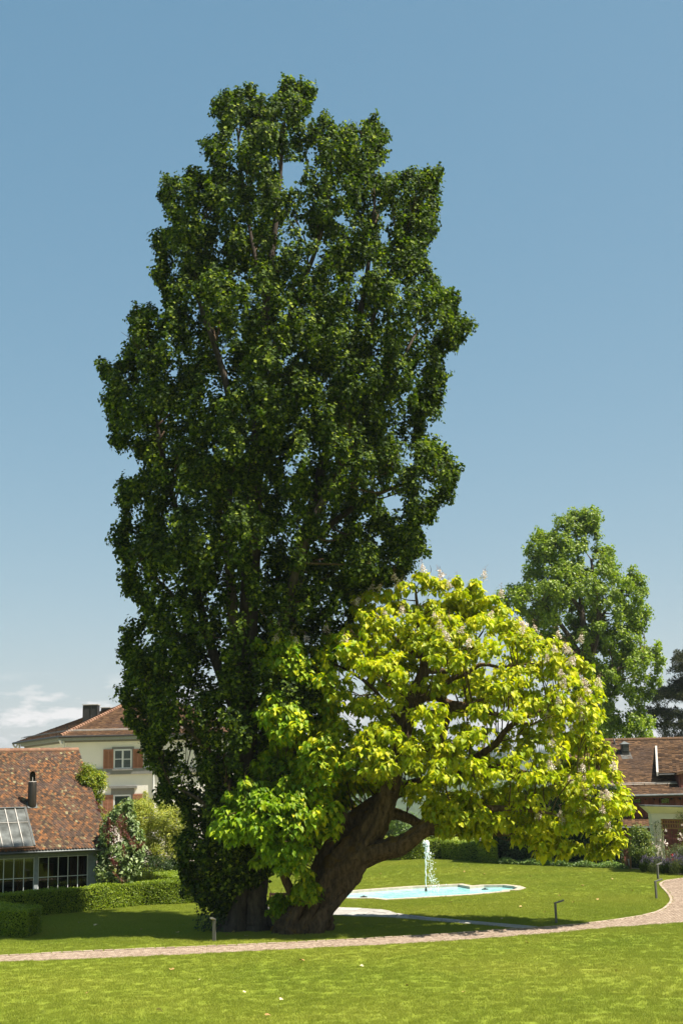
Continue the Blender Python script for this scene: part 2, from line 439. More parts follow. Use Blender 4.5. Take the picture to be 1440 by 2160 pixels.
# ------------------------------------------------------------------ leaf and crown generators
DIAMOND = (np.array([[0, 0, 0], [.45, .5, .10], [1, 0, -.06], [.45, -.5, .10]]), [[0, 2, 1], [0, 3, 2]])
LOBED = (np.array([[0, 0, 0], [.1, .42, .06], [.5, .30, .03], [.8, .46, .08], [.92, 0, -.06], [.8, -.46, .08], [.5, -.30, .03], [.1, -.42, .06]]),
         [[0, 2, 1], [0, 4, 2], [2, 4, 3], [0, 7, 6], [0, 6, 4], [4, 6, 5]])
HEART = (np.array([[.05, 0, 0], [-.12, .30, .05], [.18, .50, .07], [.58, .36, .02], [1.08, 0, -.22], [.58, -.36, .02], [.18, -.50, .07], [-.12, -.30, .05], [.5, 0, -.06]]),
         [[8, 2, 1], [8, 1, 0], [8, 3, 2], [8, 4, 3], [8, 5, 4], [8, 6, 5], [8, 7, 6], [8, 0, 7]])
NEEDLE = (np.array([[0, 0, 0], [.5, .5, .1], [1, 0, 0], [.5, -.5, .1]]), [[0, 2, 1], [0, 3, 2]])

def leaf_arrays(C, N, T, Ls, Ws, tm):
    tv, tf = tm
    N = nrm(N); T = nrm(T - N * np.sum(T * N, 1, keepdims=True)); S = np.cross(N, T)
    V = C[:, None] + (tv[None, :, 0] * Ls[:, None])[..., None] * T[:, None] + (tv[None, :, 1] * Ws[:, None])[..., None] * S[:, None] \
        + (tv[None, :, 2] * Ls[:, None])[..., None] * N[:, None]
    k = len(tv); n = len(C)
    F = (np.arange(n)[:, None, None] * k + np.array(tf)[None])
    return V.reshape(-1, 3), F.reshape(-1, 3)
def add_leaves(mb, C, N, T, Ls, Ws, tm):
    V, F = leaf_arrays(C, N, T, Ls, Ws, tm); mb.add(V, F)

def world_poly(px_poly, Y):
    return np.array([[*D(x, y, Y)[[0, 2]]] for x, y in px_poly])
def row_span(poly, z):
    xs = []
    n = len(poly)
    for i in range(n):
        a, b_ = poly[i], poly[(i + 1) % n]
        if (a[1] > z) != (b_[1] > z): xs.append(a[0] + (z - a[1]) / (b_[1] - a[1]) * (b_[0] - a[0]))
    return (min(xs), max(xs)) if len(xs) >= 2 else (0, .1)
def half_thick(poly, x, z, ratio, cap):
    a, b_ = row_span(poly, z); hw = max((b_ - a) / 2, .05); t = min(abs((x - (a + b_) / 2) / hw), .999)
    return min(ratio * hw * math.sqrt(1 - t * t), cap)
def boughs(px_poly, Y, ratio, n, r0, r1, step, cap=6.0, holes=(), shell=.5, edge_r=.75, R=None, spray=None):
    """centres and radii of leafy boughs filling the solid whose outline is px_poly at distance Y"""
    R = R or np.random.default_rng(11)
    poly = world_poly(px_poly, Y); hs = [world_poly(h, Y) for h in holes]
    C = []; Rd = []
    # along the outline
    seg = np.roll(poly, -1, 0) - poly; ln = np.linalg.norm(seg, axis=1); per = ln.sum()
    area2 = np.sum(poly[:, 0] * np.roll(poly[:, 1], -1) - np.roll(poly[:, 0], -1) * poly[:, 1])
    sgn = 1 if area2 > 0 else -1
    s = 0.0; cum = np.concatenate([[0], np.cumsum(ln)])
    while s < per:
        i = min(np.searchsorted(cum, s, 'right') - 1, len(poly) - 1)
        f = (s - cum[i]) / max(ln[i], 1e-6)
        p = poly[i] + seg[i] * f; d = seg[i] / max(ln[i], 1e-6); inn = np.array([-d[1], d[0]]) * sgn
        r = R.uniform(r0, r1) * edge_r
        q = p + inn * r * R.uniform(.2, .9)
        if pip(np.array([q[0]]), np.array([q[1]]), poly)[0]:
            th = half_thick(poly, q[0], q[1], ratio, cap)
            C.append([q[0], Y + R.uniform(-.22, .22) * th, q[1]]); Rd.append(r)
            if spray and R.random() < spray[0]:
                o_ = p - inn * R.uniform(-.1, spray[1]); C.append([o_[0] + R.normal(0, .08), Y + R.uniform(-.2, .2) * th, o_[1] + R.normal(0, .08)]); Rd.append(R.uniform(.4, 1) * spray[2])
        s += step * R.uniform(.75, 1.3)
    k = 0; lo = poly.min(0); hi = poly.max(0); tries = 0
    while k < n and tries < n * 60:
        tries += 1
        x, z = R.uniform(lo[0], hi[0]), R.uniform(lo[1], hi[1])
        if not pip(np.array([x]), np.array([z]), poly)[0]: continue
        r = R.uniform(r0, r1)
        mg = np.array([[.55 * r, 0], [-.55 * r, 0], [0, .6 * r], [0, -.6 * r]])
        if not pip(x + mg[:, 0], z + mg[:, 1], poly).all(): continue
        th = half_thick(poly, x, z, ratio, cap)
        u = R.uniform(-1, 1); u = np.sign(u) * abs(u) ** shell
        y = Y + u * max(th - r * .5, 0)
        bad = False
        for h in hs:
            for aa in np.linspace(0, 6.28, 8):
                if pip(np.array([x + .6 * r * math.cos(aa)]), np.array([z + .6 * r * math.sin(aa)]), h)[0]: bad = True
        if bad: continue
        C.append([x, y, z]); Rd.append(r); k += 1
    return np.array(C), np.array(Rd)

def foliage(mb, C, Rd, axis_xy, clumps, leaves, rc, Ls, asp, tm, stretch=(1, 1, 1.25), upb=.45, droop=.2, R=None, outw=.6, zmin=-.6, holes_px=None, jit=.7, within=None, sweep=0.0):
    """leaf clumps on the upper and outer side of every bough"""
    R = R or np.random.default_rng(5)
    st = np.array(stretch)
    n = len(C) * clumps
    cc = np.repeat(C, clumps, 0); rr = np.repeat(Rd, clumps)
    d = nrm(R.normal(size=(n, 3)))
    out = cc - np.array([axis_xy[0], axis_xy[1], 0]); out[:, 2] = 0; out = nrm(out)
    d = nrm(d + out * .35 + np.array([0, 0, .25])); d[:, 2] = np.maximum(d[:, 2], zmin)
    cl = cc + d * rr[:, None] * st * R.uniform(.45, 1.0, (n, 1))
    k = leaves
    lc = np.repeat(cl, k, 0); ld = np.repeat(d, k, 0); lo = np.repeat(out, k, 0)
    m_ = n * k
    e_ = R.normal(size=(m_, 3)); e_ = nrm(e_) * (R.uniform(0, 1, (m_, 1)) ** .45)
    rcs = np.repeat(R.uniform(.6, 1.25, n) * rc, k)[:, None]
    P = lc + e_ * rcs
    if sweep:
        axd = nrm(out * .55 + np.array([0, 0, .9]) + R.normal(0, .38, (n, 3))); axl = np.repeat(axd * R.uniform(.5, 1.2, (n, 1)) * sweep, k, 0)
        f_ = R.uniform(-.3, 1, (m_, 1)); P = lc + axl * f_ + e_ * rcs * (1.0 - .45 * np.abs(f_))
    N = nrm(e_ * .6 + ld * .5 + lo * outw * .5 + np.array([0, 0, upb]) + R.normal(size=(m_, 3)) * jit * .6)
    T = nrm(R.normal(size=(m_, 3)) + e_ * .8 + np.array([0, 0, -droop * 2]))
    if holes_px is not None:
        q = proj(P); keep = np.ones(m_, bool)
        for h in holes_px: keep &= ~pip(q[:, 0], q[:, 1], h)
        if within is not None: keep &= pip(q[:, 0] + R.normal(0, within[1], m_), q[:, 1] + R.normal(0, within[1], m_), within[0])
        P, N, T = P[keep], N[keep], T[keep]; m_ = len(P)
    L_ = Ls * R.uniform(.65, 1.25, m_)
    add_leaves(mb, P, N, T, L_, L_ * asp * R.uniform(.85, 1.15, m_), tm)
    return m_

def tip_sprays(mb, px_poly, Y, axis_xy, Ls, asp, r, leaves, sweep, R, thick):
    """loose sprays of leaves at the outward points of a crown"""
    P = np.array(px_poly, float); n = len(P)
    ar = np.sum(P[:, 0] * np.roll(P[:, 1], -1) - np.roll(P[:, 0], -1) * P[:, 1]); sg = 1 if ar > 0 else -1
    C = []
    for i in range(n):
        a, b_, c = P[i - 1], P[i], P[(i + 1) % n]; cr = ((b_[0] - a[0]) * (c[1] - b_[1]) - (b_[1] - a[1]) * (c[0] - b_[0])) * sg
        m_ = (a + c) / 2
        for f in ((0.02, .18) if cr > 0 else ()):
            q = b_ + (m_ - b_) * f; w_ = D(q[0], q[1], Y + R.uniform(-thick, thick)); C.append(w_)
        if R.random() < .8:
            q = b_ + (c - b_) * R.uniform(.3, .7); C.append(D(q[0] + R.normal(0, 4), q[1] + R.normal(0, 4), Y + R.uniform(-thick, thick)))
    C = np.array(C)
    foliage(mb, C, np.full(len(C), r), axis_xy, 4, leaves, r * .55, Ls, asp, DIAMOND, (1, 1, 1.2), .35, .1, R, sweep=sweep)

def bez(pts, n=14):
    """smooth curve through the points (Catmull-Rom)"""
    P = np.asarray(pts, float); P = np.vstack([2 * P[0] - P[1], P, 2 * P[-1] - P[-2]])
    out = []
    for i in range(1, len(P) - 2):
        for t_ in np.linspace(0, 1, n, endpoint=False):
            a, b_, c_, d_ = P[i - 1], P[i], P[i + 1], P[i + 2]
            out.append(.5 * (2 * b_ + (c_ - a) * t_ + (2 * a - 5 * b_ + 4 * c_ - d_) * t_ ** 2 + (-a + 3 * b_ - 3 * c_ + d_) * t_ ** 3))
    out.append(P[-2])
    return np.array(out)
def limb(mb, px_pts, k=12, seg=8, gn=.12, R=None, flare=None):
    """px_pts: (px, py, Y, width in px at that place)"""
    pts = np.array([[*D(a, b_, Y), wd * Y / FPX / 2] for a, b_, Y, wd in px_pts])
    c = bez(pts, seg)
    R = R or np.random.default_rng(int(abs(pts[0, 0] * 100)) + 3)
    ph = R.uniform(0, 6.28, 6)
    nz_ = R.normal(0, 1, (len(c), k)); nz_ = (nz_ + np.roll(nz_, 1, 1) + .7 * np.roll(nz_, 1, 0) + .7 * np.roll(nz_, -1, 0)) / 2.0
    def mod(i, a):
        return 1 + .30 * gn * nz_ + gn * (1.1 * (np.abs(np.sin(3.5 * a + ph[4] + i * .16)) - .6) + np.sin(3 * a + ph[0] + i * .10) * .5 + np.sin(5 * a + ph[1] - i * .13) * .45 + np.sin(2 * a + ph[2] + i * .31) * .35 + .35 * np.sin(8 * a + ph[3] + i * .22))
    c[:, :3] += np.cumsum(R.normal(0, .006, (len(c), 3)), 0)
    mb.tube(c[:, :3], np.maximum(c[:, 3], .01), k, True, mod)
    return c
def twigs(mb, stems, C, frac=1.0, r0=.05, R=None, rise=.5, k=5):
    """a branch from the nearest lower stem point to every bough"""
    R = R or np.random.default_rng(4)
    S = np.vstack([s[:, :3] for s in stems]); SR = np.concatenate([s[:, 3] for s in stems])
    for c in C:
        if R.random() > frac: continue
        d = S - c; hor = np.hypot(d[:, 0], d[:, 1]); dz = c[2] - S[:, 2]
        cost = hor + np.where(dz > 0, .25 * np.abs(dz - hor * rise), 3 * np.abs(dz))
        i = int(np.argmin(cost)); a = S[i]
        if np.linalg.norm(c - a) > 2.6: continue
        mid = (a + c) / 2 + R.normal(0, .12, 3) * np.linalg.norm(c - a) * .5; mid[2] -= .06 * np.linalg.norm(c - a)
        P = bez([a, mid, c], 5)
        r = min(SR[i] * .6, r0 * (1 + .25 * np.linalg.norm(c - a)))
        mb.tube(P, np.linspace(max(r, .012), .010, len(P)), k, False)
        for _ in range(3):
            e_ = c + R.normal(0, .24, 3) + np.array([0, 0, .12])
            j = R.integers(len(P) // 2, len(P))
            P2 = bez([P[j], (P[j] + e_) / 2 + R.normal(0, .08, 3), e_], 3)
            mb.tube(P2, np.linspace(.016, .006, len(P2)), 4, False)

# ================================================================== THE GROUND
def gz(y):
    s = np.clip((22 - np.asarray(y, float)) / 22, 0, 1)
    return 3.35 * s * s * (3 - 2 * s)
path_up = [(-60, 2021), (0, 2018), (100, 2012), (250, 2005), (400, 1999), (560, 1992), (720, 1984), (900, 1974), (1040, 1964), (1150, 1957), (1262, 1946), (1345, 1934), (1385, 1924),
           (1403, 1915), (1414, 1902), (1411, 1890), (1402, 1879), (1393, 1869), (1393, 1864), (1403, 1859), (1420, 1856), (1450, 1853), (1520, 1850)]
path_lo = [(1520, 1935), (1440, 1946), (1345, 1953), (1262, 1959), (1150, 1970), (1040, 1978), (900, 1988), (720, 1997), (560, 2005), (400, 2013), (250, 2020), (100, 2026), (0, 2029), (-60, 2031)]
def dens(pts, n=6):
    P = bez(pts, n); return P
up_g = np.array([G(x, y)[:2] for x, y in dens(path_up, 6)])
lo_g = np.array([G(x, y)[:2] for x, y in dens(path_lo, 4)])
path_poly = np.vstack([up_g, lo_g])
path2_poly = np.array([G(x, y)[:2] for x, y in [(1328, 1829), (1360, 1831), (1400, 1835), (1445, 1840), (1520, 1848), (1520, 1856), (1440, 1846), (1400, 1841), (1360, 1836), (1330, 1833)]])
slab_up = [(545, 1914), (600, 1914), (692, 1914.5), (756, 1916), (815, 1920), (842, 1929), (894, 1935), (986, 1943), (1060, 1949), (1135, 1956.5)]
slab_lo = [(540, 1928), (600, 1930), (698, 1931), (745, 1934), (790, 1935), (851, 1938), (925, 1945), (1016, 1952), (1070, 1957), (1105, 1960.5)]
su_g = np.array([G(x, y)[:2] for x, y in slab_up]); sl_g = np.array([G(x, y)[:2] for x, y in slab_lo])
slab_poly = np.vstack([su_g, sl_g[::-1]])
# pool, front edge low in the lawn
pool_in_px = [(704, 1889), (728, 1882), (800, 1876.5), (870, 1871.5), (966, 1867), (990, 1871.5), (1020, 1868.8), (1060, 1868.2), (1082, 1870.5), (1092, 1874.5), (1082, 1877.5),
              (1059, 1878.5), (1058, 1881), (1000, 1886.5), (930, 1891), (840, 1896), (818, 1897.5), (796, 1895), (740, 1895), (710, 1894)]
pool_in = np.array([G(x, y)[:2] for x, y in pool_in_px])
pc = pool_in.mean(0)
def offset_poly(P, d):
    P = np.asarray(P); n = len(P); out = []
    area = np.sum(P[:, 0] * np.roll(P[:, 1], -1) - np.roll(P[:, 0], -1) * P[:, 1]); sg = 1 if area > 0 else -1
    for i in range(n):
        e1 = nrm(P[i] - P[i - 1]); e2_ = nrm(P[(i + 1) % n] - P[i])
        n1 = np.array([e1[1], -e1[0]]) * sg; n2 = np.array([e2_[1], -e2_[0]]) * sg
        m_ = nrm(n1 + n2); k = min(1 / max(np.dot(m_, n1), .45), 2.2)
        out.append(P[i] + m_ * d * k)
    return np.array(out)
pool_out = offset_poly(pool_in, .34)

# lawn: one sheet to the horizon, rising towards the camera, opened for the pool
import bmesh
bm = bmesh.new()
ys = list(np.linspace(-60, 0, 5)) + list(np.linspace(2, 22, 14)) + [30, 40, 46, 80, 130, 300, 900, 3000, 3800]
xs = [-2600, -1500, -300, -80, -40, -20, -8, 20, 40, 80, 300, 1500, 2900]
grid = [[bm.verts.new((x, y, float(gz(y)))) for x in xs] for y in ys]
hole_cell = None
for j in range(len(ys) - 1):
    for i in range(len(xs) - 1):
        if ys[j] == 46 and xs[i] == -8: hole_cell = (grid[j][i], grid[j][i + 1], grid[j + 1][i + 1], grid[j + 1][i]); continue
        bm.faces.new((grid[j][i], grid[j][i + 1], grid[j + 1][i + 1], grid[j + 1][i]))
pv = [bm.verts.new((p[0], p[1], 0)) for p in pool_out]
ed = []
for a in range(len(pv)):
    try: ed.append(bm.edges.new((pv[a], pv[(a + 1) % len(pv)])))
    except ValueError: pass
for a in range(4):
    e_ = bm.edges.get((hole_cell[a], hole_cell[(a + 1) % 4]))
    ed.append(e_ or bm.edges.new((hole_cell[a], hole_cell[(a + 1) % 4])))
bmesh.ops.triangle_fill(bm, use_beauty=True, use_dissolve=False, edges=ed, normal=(0, 0, 1))
for f in [f for f in bm.faces if len(f.verts) == 3]:
    c = f.calc_center_median()
    if pip(np.array([c.x]), np.array([c.y]), pool_out)[0]: bm.faces.remove(f)
bmesh.ops.recalc_face_normals(bm, faces=bm.faces)
if sum(f.normal.z for f in bm.faces) < 0: bmesh.ops.reverse_faces(bm, faces=bm.faces)
me = bpy.data.meshes.new('lawn'); bm.to_mesh(me); bm.free(); me.materials.append(M['lawn'])
lawn = kind(put('lawn', me), 'structure')

# brick path with stones and an edge course
mb = MB(); mb.prism([tuple(p) for p in path_poly], -.10, .004)
bp = kind(mb.build('brick_path', M['paver_bed']), 'structure')
def stones(poly, sx, sy, ang, z0, z1, gap, name, mat, parent, R):
    lo = poly.min(0); hi = poly.max(0); c, s_ = math.cos(ang), math.sin(ang)
    ext = max(hi - lo) * .75 + 1; ctr = (lo + hi) / 2
    I, J = np.meshgrid(np.arange(-int(ext / sx), int(ext / sx) + 1), np.arange(-int(ext / sy), int(ext / sy) + 1), indexing='ij')
    a = (I + .5 * (J % 2)) * sx; b_ = J * sy
    X = ctr[0] + a * c - b_ * s_; Y_ = ctr[1] + a * s_ + b_ * c
    k = pip(X, Y_, poly) & (X > -17.5) & (X < 19.5)
    X, Y_ = X[k], Y_[k]; n = len(X)
    hx = (sx - gap) / 2 * R.uniform(.9, 1.0, n); hy = (sy - gap) / 2 * R.uniform(.9, 1.0, n); th = ang + R.normal(0, .03, n)
    cs, sn = np.cos(th), np.sin(th); V = np.zeros((n, 8, 3)); zt = z1 + R.normal(0, .003, n)
    for q, (u, v) in enumerate([(-1, -1), (1, -1), (1, 1), (-1, 1)]):
        for lay in (0, 1):
            f = 1.0 if lay == 0 else .92
            V[:, q + 4 * lay, 0] = X + u * hx * f * cs - v * hy * f * sn; V[:, q + 4 * lay, 1] = Y_ + u * hx * f * sn + v * hy * f * cs
            V[:, q + 4 * lay, 2] = z0 if lay == 0 else zt
    F = np.arange(n)[:, None, None] * 8 + np.array([[4, 5, 6, 7], [0, 1, 5, 4], [1, 2, 6, 5], [2, 3, 7, 6], [3, 0, 4, 7]])[None]
    mbx = MB(); mbx.add(V.reshape(-1, 3), quads=F.reshape(-1, 4))
    return kind(mbx.build(name, mat, parent), 'stuff')
stones(path_poly, .125, .105, .10, -.02, .016, .02, 'pavers', M['paver'], bp, np.random.default_rng(21))
es = MB(); es.box((0, 0, 0), (.30, .10, .08)); es_me = es.mesh('edge_stone', M['edge_stone'])
acc = 0
for i in range(len(up_g) - 1):
    a, b_ = up_g[i], up_g[i + 1]; ln_ = np.linalg.norm(b_ - a)
    while acc < ln_:
        p = a + (b_ - a) * acc / ln_
        if -16 < p[0] < 19.0:
            o = put('edge_stone', es_me, bp)
            o.location = (p[0], p[1], .0 + random.uniform(-.004, .008)); o.rotation_euler = (0, 0, math.atan2(*(b_ - a)[::-1]) + random.gauss(0, .03))
            o.scale = (random.uniform(.9, 1), random.uniform(.9, 1.1), 1)
        acc += .315
    acc -= ln_
mb = MB(); mb.prism([tuple(p) for p in path2_poly], -.10, .005)
bp2 = kind(mb.build('garden_path', M['paver_bed']), 'structure')
stones(path2_poly, .125, .105, .0, -.02, .016, .02, 'pavers', M['paver'], bp2, np.random.default_rng(22))
# pale slab path curving behind the trunk
mb = MB(); mb.prism([tuple(p) for p in slab_poly], -.10, .006)
fp = kind(mb.build('slab_path', M['paver_bed']), 'structure')
def resample(P, n):
    d = np.concatenate([[0], np.cumsum(np.linalg.norm(np.diff(P, axis=0), axis=1))]); s = np.linspace(0, d[-1], n)
    return np.stack([np.interp(s, d, P[:, k]) for k in range(P.shape[1])], 1)
ns = 17
A = resample(su_g, ns); B = resample(sl_g, ns)
for i in range(ns - 1):
    for k, (f0, f1) in enumerate(((0.01, .49), (.51, .99)) if i % 2 else ((.01, .36), (.38, .99))):
        g0, g1 = .012, .988
        def q(u, f):
            a = A[i] + (A[i + 1] - A[i]) * u; b_ = B[i] + (B[i + 1] - B[i]) * u
            return a + (b_ - a) * f
        c4 = [q(g0, f0), q(g1, f0), q(g1, f1), q(g0, f1)]
        if np.linalg.norm(c4[0] - c4[2]) < .1: continue
        zt = .028 + random.gauss(0, .003)
        s_ = MB(); s_.hexa([[*p, -.02] for p in c4] + [[*p, zt] for p in c4])
        s_.build('slab', M['slab'], fp)

# ------------------------------------------------------------------ pool with fountain
pool = thing('garden_pool', 'turquoise garden pool with pale stone rim and lobed ends in the lawn', 'pool', (*pc, 0))
mb = MB(); n = len(pool_in)
z1 = .035
V = [[*p, -.25] for p in pool_out] + [[*p, z1] for p in pool_out] + [[*p, z1] for p in pool_in] + [[*p, -.45] for p in pool_in]
Q = []
for i in range(n):
    j = (i + 1) % n
    for a in range(3): Q.append([a * n + i, a * n + j, (a + 1) * n + j, (a + 1) * n + i])
mb.add(V, quads=Q); mb.build('stone_rim', M['rim'], pool)
mb = MB(); mb.prism([tuple(p) for p in offset_poly(pool_in, .02)], -.5, -.44); mb.build('basin', M['basin'], pool)
wv = offset_poly(pool_in, .015)
mb = MB(); mb.prism([tuple(p) for p in wv], -.43, -.075); mb.build('water', M['water'], pool)
for k, (x, y) in enumerate([(1022, 1876), (767, 1892)]):
    c = G(x, y, -.07)
    it = MB(); it.tube([c + [0, 0, -.02], c + [0, 0, .02], c + [0, 0, .035]], [.16, .16, .10], 14)
    it.tube([c + [0, 0, .03], c + [0, 0, .06]], [.05, .05], 10)
    it.build('floating_light', M['dark_metal'], pool)
fc = G(898, 1880, -.07)
noz = MB(); noz.tube([fc + [0, 0, -.05], fc + [0, 0, .12], fc + [0, 0, .13], fc + [0, 0, .2]], [.06, .05, .03, .03], 12); noz.build('nozzle', M['dark_metal'], pool)
fo = thing('fountain_jet', 'white water jet rising from the turquoise pool with falling drops', 'fountain', tuple(fc))
R = np.random.default_rng(3)
top = D(897, 1774, fc[1])
zz = np.linspace(fc[2] + .15, top[2], 40)
f = (zz - zz[0]) / (zz[-1] - zz[0])
jx = fc[0] + (top[0] - fc[0]) * f + .012 * np.sin(f * 30)
rad = .016 + .014 * f + .024 * np.exp(-((f - .93) / .06) ** 2)
jm = MB(); jm.tube(np.stack([jx, np.full_like(zz, fc[1]), zz], 1), rad, 10, True, lambda i, a: 1 + .25 * np.sin(3 * a + i * 1.3))
jm.build('jet', M['spray'], fo, True)
ico = np.array([[1, 0, 0], [-1, 0, 0], [0, 1, 0], [0, -1, 0], [0, 0, 1], [0, 0, -1]]); icf = [[0, 2, 4], [2, 1, 4], [1, 3, 4], [3, 0, 4], [2, 0, 5], [1, 2, 5], [3, 1, 5], [0, 3, 5]]
dp = []
for k in range(420):      # crown of foam, falling strings
    u = R.random()
    if k < 190:
        z = top[2] - abs(R.normal(0, .28)); x = top[0] + .02 + R.normal(.02, .05) + (top[2] - z) * .07; s = R.uniform(.012, .034)
    else:
        h = R.random(); z = fc[2] + (top[2] - fc[2] - .5) * h
        x = top[0] + .10 + (1 - h) * .22 + R.normal(0, .10 + .06 * (1 - h)); s = R.uniform(.007, .017)
    dp.append((x, fc[1] + R.normal(0, .09), z, s, s * R.uniform(1.2, 3.2)))
dp = np.array(dp)
V = dp[:, None, :3] + ico[None] * np.stack([dp[:, 3], dp[:, 3], dp[:, 4]], 1)[:, None]
F = np.arange(len(dp))[:, None, None] * 6 + np.array(icf)[None]
dm = MB(); dm.add(V.reshape(-1, 3), F.reshape(-1, 3)); kind(dm.build('drops', M['spray'], fo, True), 'stuff')

# ------------------------------------------------------------------ far hills and forest
R = np.random.default_rng(31)
mb = MB(); nx, ny = 60, 16
X = np.linspace(-1600, 1900, nx); Yv = np.concatenate([[122, 300], np.linspace(520, 3600, ny - 2)]); V = []
for j, y in enumerate(Yv):
    for x in X:
        jj = j; j = max(j - 2, 0)
        h = (j / (ny - 3)) ** 1.1 * 46 + 5 * math.sin(x * .004 + y * .002) * min(j / 3, 1) + 6 * math.sin(x * .011 + 2) * min(j / 3, 1)
        V.append([x, y, (.04 if jj < 2 else 0.04) + max(h, 0) + .2 * j]); j = jj
Q = [[j * nx + i, j * nx + i + 1, (j + 1) * nx + i + 1, (j + 1) * nx + i] for j in range(ny - 1) for i in range(nx - 1)]
mb.add(V, quads=Q); kind(mb.build('hills', M['hill'], None, True), 'structure')
fm = MB()
for k in range(1500):
    x = R.uniform(-320, 760); y = R.uniform(1900, 2700); z = ((y - 520) / 3080) ** 1.1 * 46 + .0008 * (y - 520)
    h = R.uniform(17, 27); r = h * R.uniform(.16, .24)
    for q_ in range(4):
        z0 = z + h * (.12 + .2 * q_); rr = r * (1 - .21 * q_)
        a = np.linspace(0, 6.28, 8)[:-1] + R.random() * 3
        ring = np.stack([x + np.cos(a) * rr * R.uniform(.75, 1.2, 7), y + np.sin(a) * rr * R.uniform(.75, 1.2, 7), np.full(7, z0) + R.normal(0, .3, 7)], 1)
        fm.add(np.vstack([ring, [[x, y, z0 + h * .34]]]), [[i, (i + 1) % 7, 7] for i in range(7)])
ff = fm.build('far_forest', M['far_forest']); kind(ff, 'stuff'); tag(ff, 'hazy dark forest on the far hillside beyond the garden', 'forest')

# ================================================================== COTTAGE (left)
TH = math.radians(25)
u = np.array([-math.cos(TH), -math.sin(TH), 0]); v = np.array([-math.sin(TH), math.cos(TH), 0]); zu = np.array([0, 0, 1.0])
EZ = 2.42
E0 = G(235, 1787, EZ)                       # right end of the eave
crn = E0 + u * .52 + v * .42; crn[2] = 0      # wall corner on the ground
cot = thing('cottage', 'low cottage with old mottled tile roof and glazed timber front behind the hedge', 'building', tuple(crn))
# ridge right end: on the line of the verge, at pixel (150,1582)
run = 4.9
for _ in range(30):
    Rr = E0 + v * run; tgt = D(150, 1582, Rr[1]); rise = tgt[2] - EZ
    dx = proj(Rr + zu * rise)[0][0] - 150
    run += dx * .03
    run = min(max(run, 3.8), 6.2)
RISE = rise; SL = math.hypot(run, RISE)
sdir = (v * run + zu * RISE) / SL; rn = np.cross(u, sdir); rn = rn if rn[2] > 0 else -rn
LEN = 7.5
def roofP(s, t_, h=0.0): return E0 + u * s + sdir * t_ + rn * h
def roofST(px, py):
    P = ray_plane(px, py, E0, rn); d = P - E0
    return float(d @ u), float(d @ sdir)
# walls and inside
mb = MB()
wl = LEN - .5; wd = run * 2 - .84
def cotP(a, b_, z): return crn + u * a + v * b_ + zu * z
mb.hexa([cotP(0, wd, 0), cotP(0, .10, 0), cotP(.18, .10, 0), cotP(.18, wd, 0), cotP(0, wd, EZ + .3), cotP(0, .10, EZ + .02), cotP(.18, .10, EZ + .02), cotP(.18, wd, EZ + .3)])
mb.hexa([cotP(.18, 3.4, 0), cotP(wl, 3.4, 0), cotP(wl, 3.5, 0), cotP(.18, 3.5, 0), cotP(.18, 3.4, 4.6), cotP(wl, 3.4, 4.6), cotP(wl, 3.5, 4.6), cotP(.18, 3.5, 4.6)])
mb.build('wall', M['interior'], cot)
# gable above the side wall
gb = MB()
ap = E0 + v * run + zu * (RISE - .12) + u * .52
gb.add([cotP(.02, .02, EZ + .05), cotP(.02, run * 2 - .9, EZ + .05), ap, cotP(.16, .02, EZ + .05), cotP(.16, run * 2 - .9, EZ + .05), ap + u * .14],
       [[0, 2, 1], [3, 4, 5]], [[0, 3, 5, 2], [1, 2, 5, 4], [0, 1, 4, 3]])
gb.build('gable', M['render_wall'], cot)
fl = MB(); fl.hexa([cotP(.2, .1, .0), cotP(wl, .1, .0), cotP(wl, 3.4, .0), cotP(.2, 3.4, .0), cotP(.2, .1, .12), cotP(wl, .1, .12), cotP(wl, 3.4, .12), cotP(.2, 3.4, .12)]); fl.build('floor', M['interior'], cot)
# corner post, fascia, posts, windows
def cbox(name, a0, a1, b0, b1, z0, z1, mat, parent=None):
    m_ = MB(); m_.hexa([cotP(a0, b0, z0), cotP(a1, b0, z0), cotP(a1, b1, z0), cotP(a0, b1, z0), cotP(a0, b0, z1), cotP(a1, b0, z1), cotP(a1, b1, z1), cotP(a0, b1, z1)])
    return m_.build(name, mat, parent or cot)
cbox('post', -.01, .36, -.01, .14, 0, 2.14, M['grey_wood'])
cbox('post_face', .05, .31, -.035, -.008, 0, 2.10, M['grey_wood'])
cbox('fascia', -.03, wl, -.06, .12, 2.142, 2.40, M['grey_wood'])
wx = .38; pw = .415
for wi, npan in enumerate((5, 5, 3)):
    x0, x1 = wx, wx + npan * pw
    wf = cbox('window', x0, x1, .075, .11, .25, .42, M['grey_wood'])
    for k in range(npan + 1): cbox('mullion', x0 + k * pw - .014, x0 + k * pw + .014, .02, .075, .42, 2.139, M['white_paint'], wf)
    for z in (.43, 1.30, 2.11): cbox('glazing_bar', x0, x1, .03, .07, z - .014, z + .014, M['white_paint'], wf)
    for k in range(npan):
        for (za, zb) in ((.44, 1.288), (1.312, 2.1)):
            cbox('pane', x0 + k * pw + .015, x0 + (k + 1) * pw - .015, .045, .052, za, zb, M['glass'], wf)
    wx = x1
    cbox('post', wx + .015, wx + .175, -.01, .14, 0, 2.14, M['grey_wood'])
    wx += .19
cbox('low_wall', .37, wl, .0, .06, 0, .25, M['grey_wood'])
# curtains
nn = 60
for (a0, a1) in ((.42, 1.05), (2.9, 3.3)):
    cm = MB(); s = np.linspace(a0, a1, nn); P0 = np.array([cotP(a, .35 + .035 * math.sin(a * 62), .15) for a in s]); P1 = P0 + zu * 1.95
    cm.add(np.vstack([P0, P1]), quads=[[i, i + 1, nn + i + 1, nn + i] for i in range(nn - 1)])
    cm.build('curtain', M['curtain'], cot, True)
cbox('cupboard', 1.3, 2.0, 2.4, 2.9, .12, 1.7, M['curtain'])
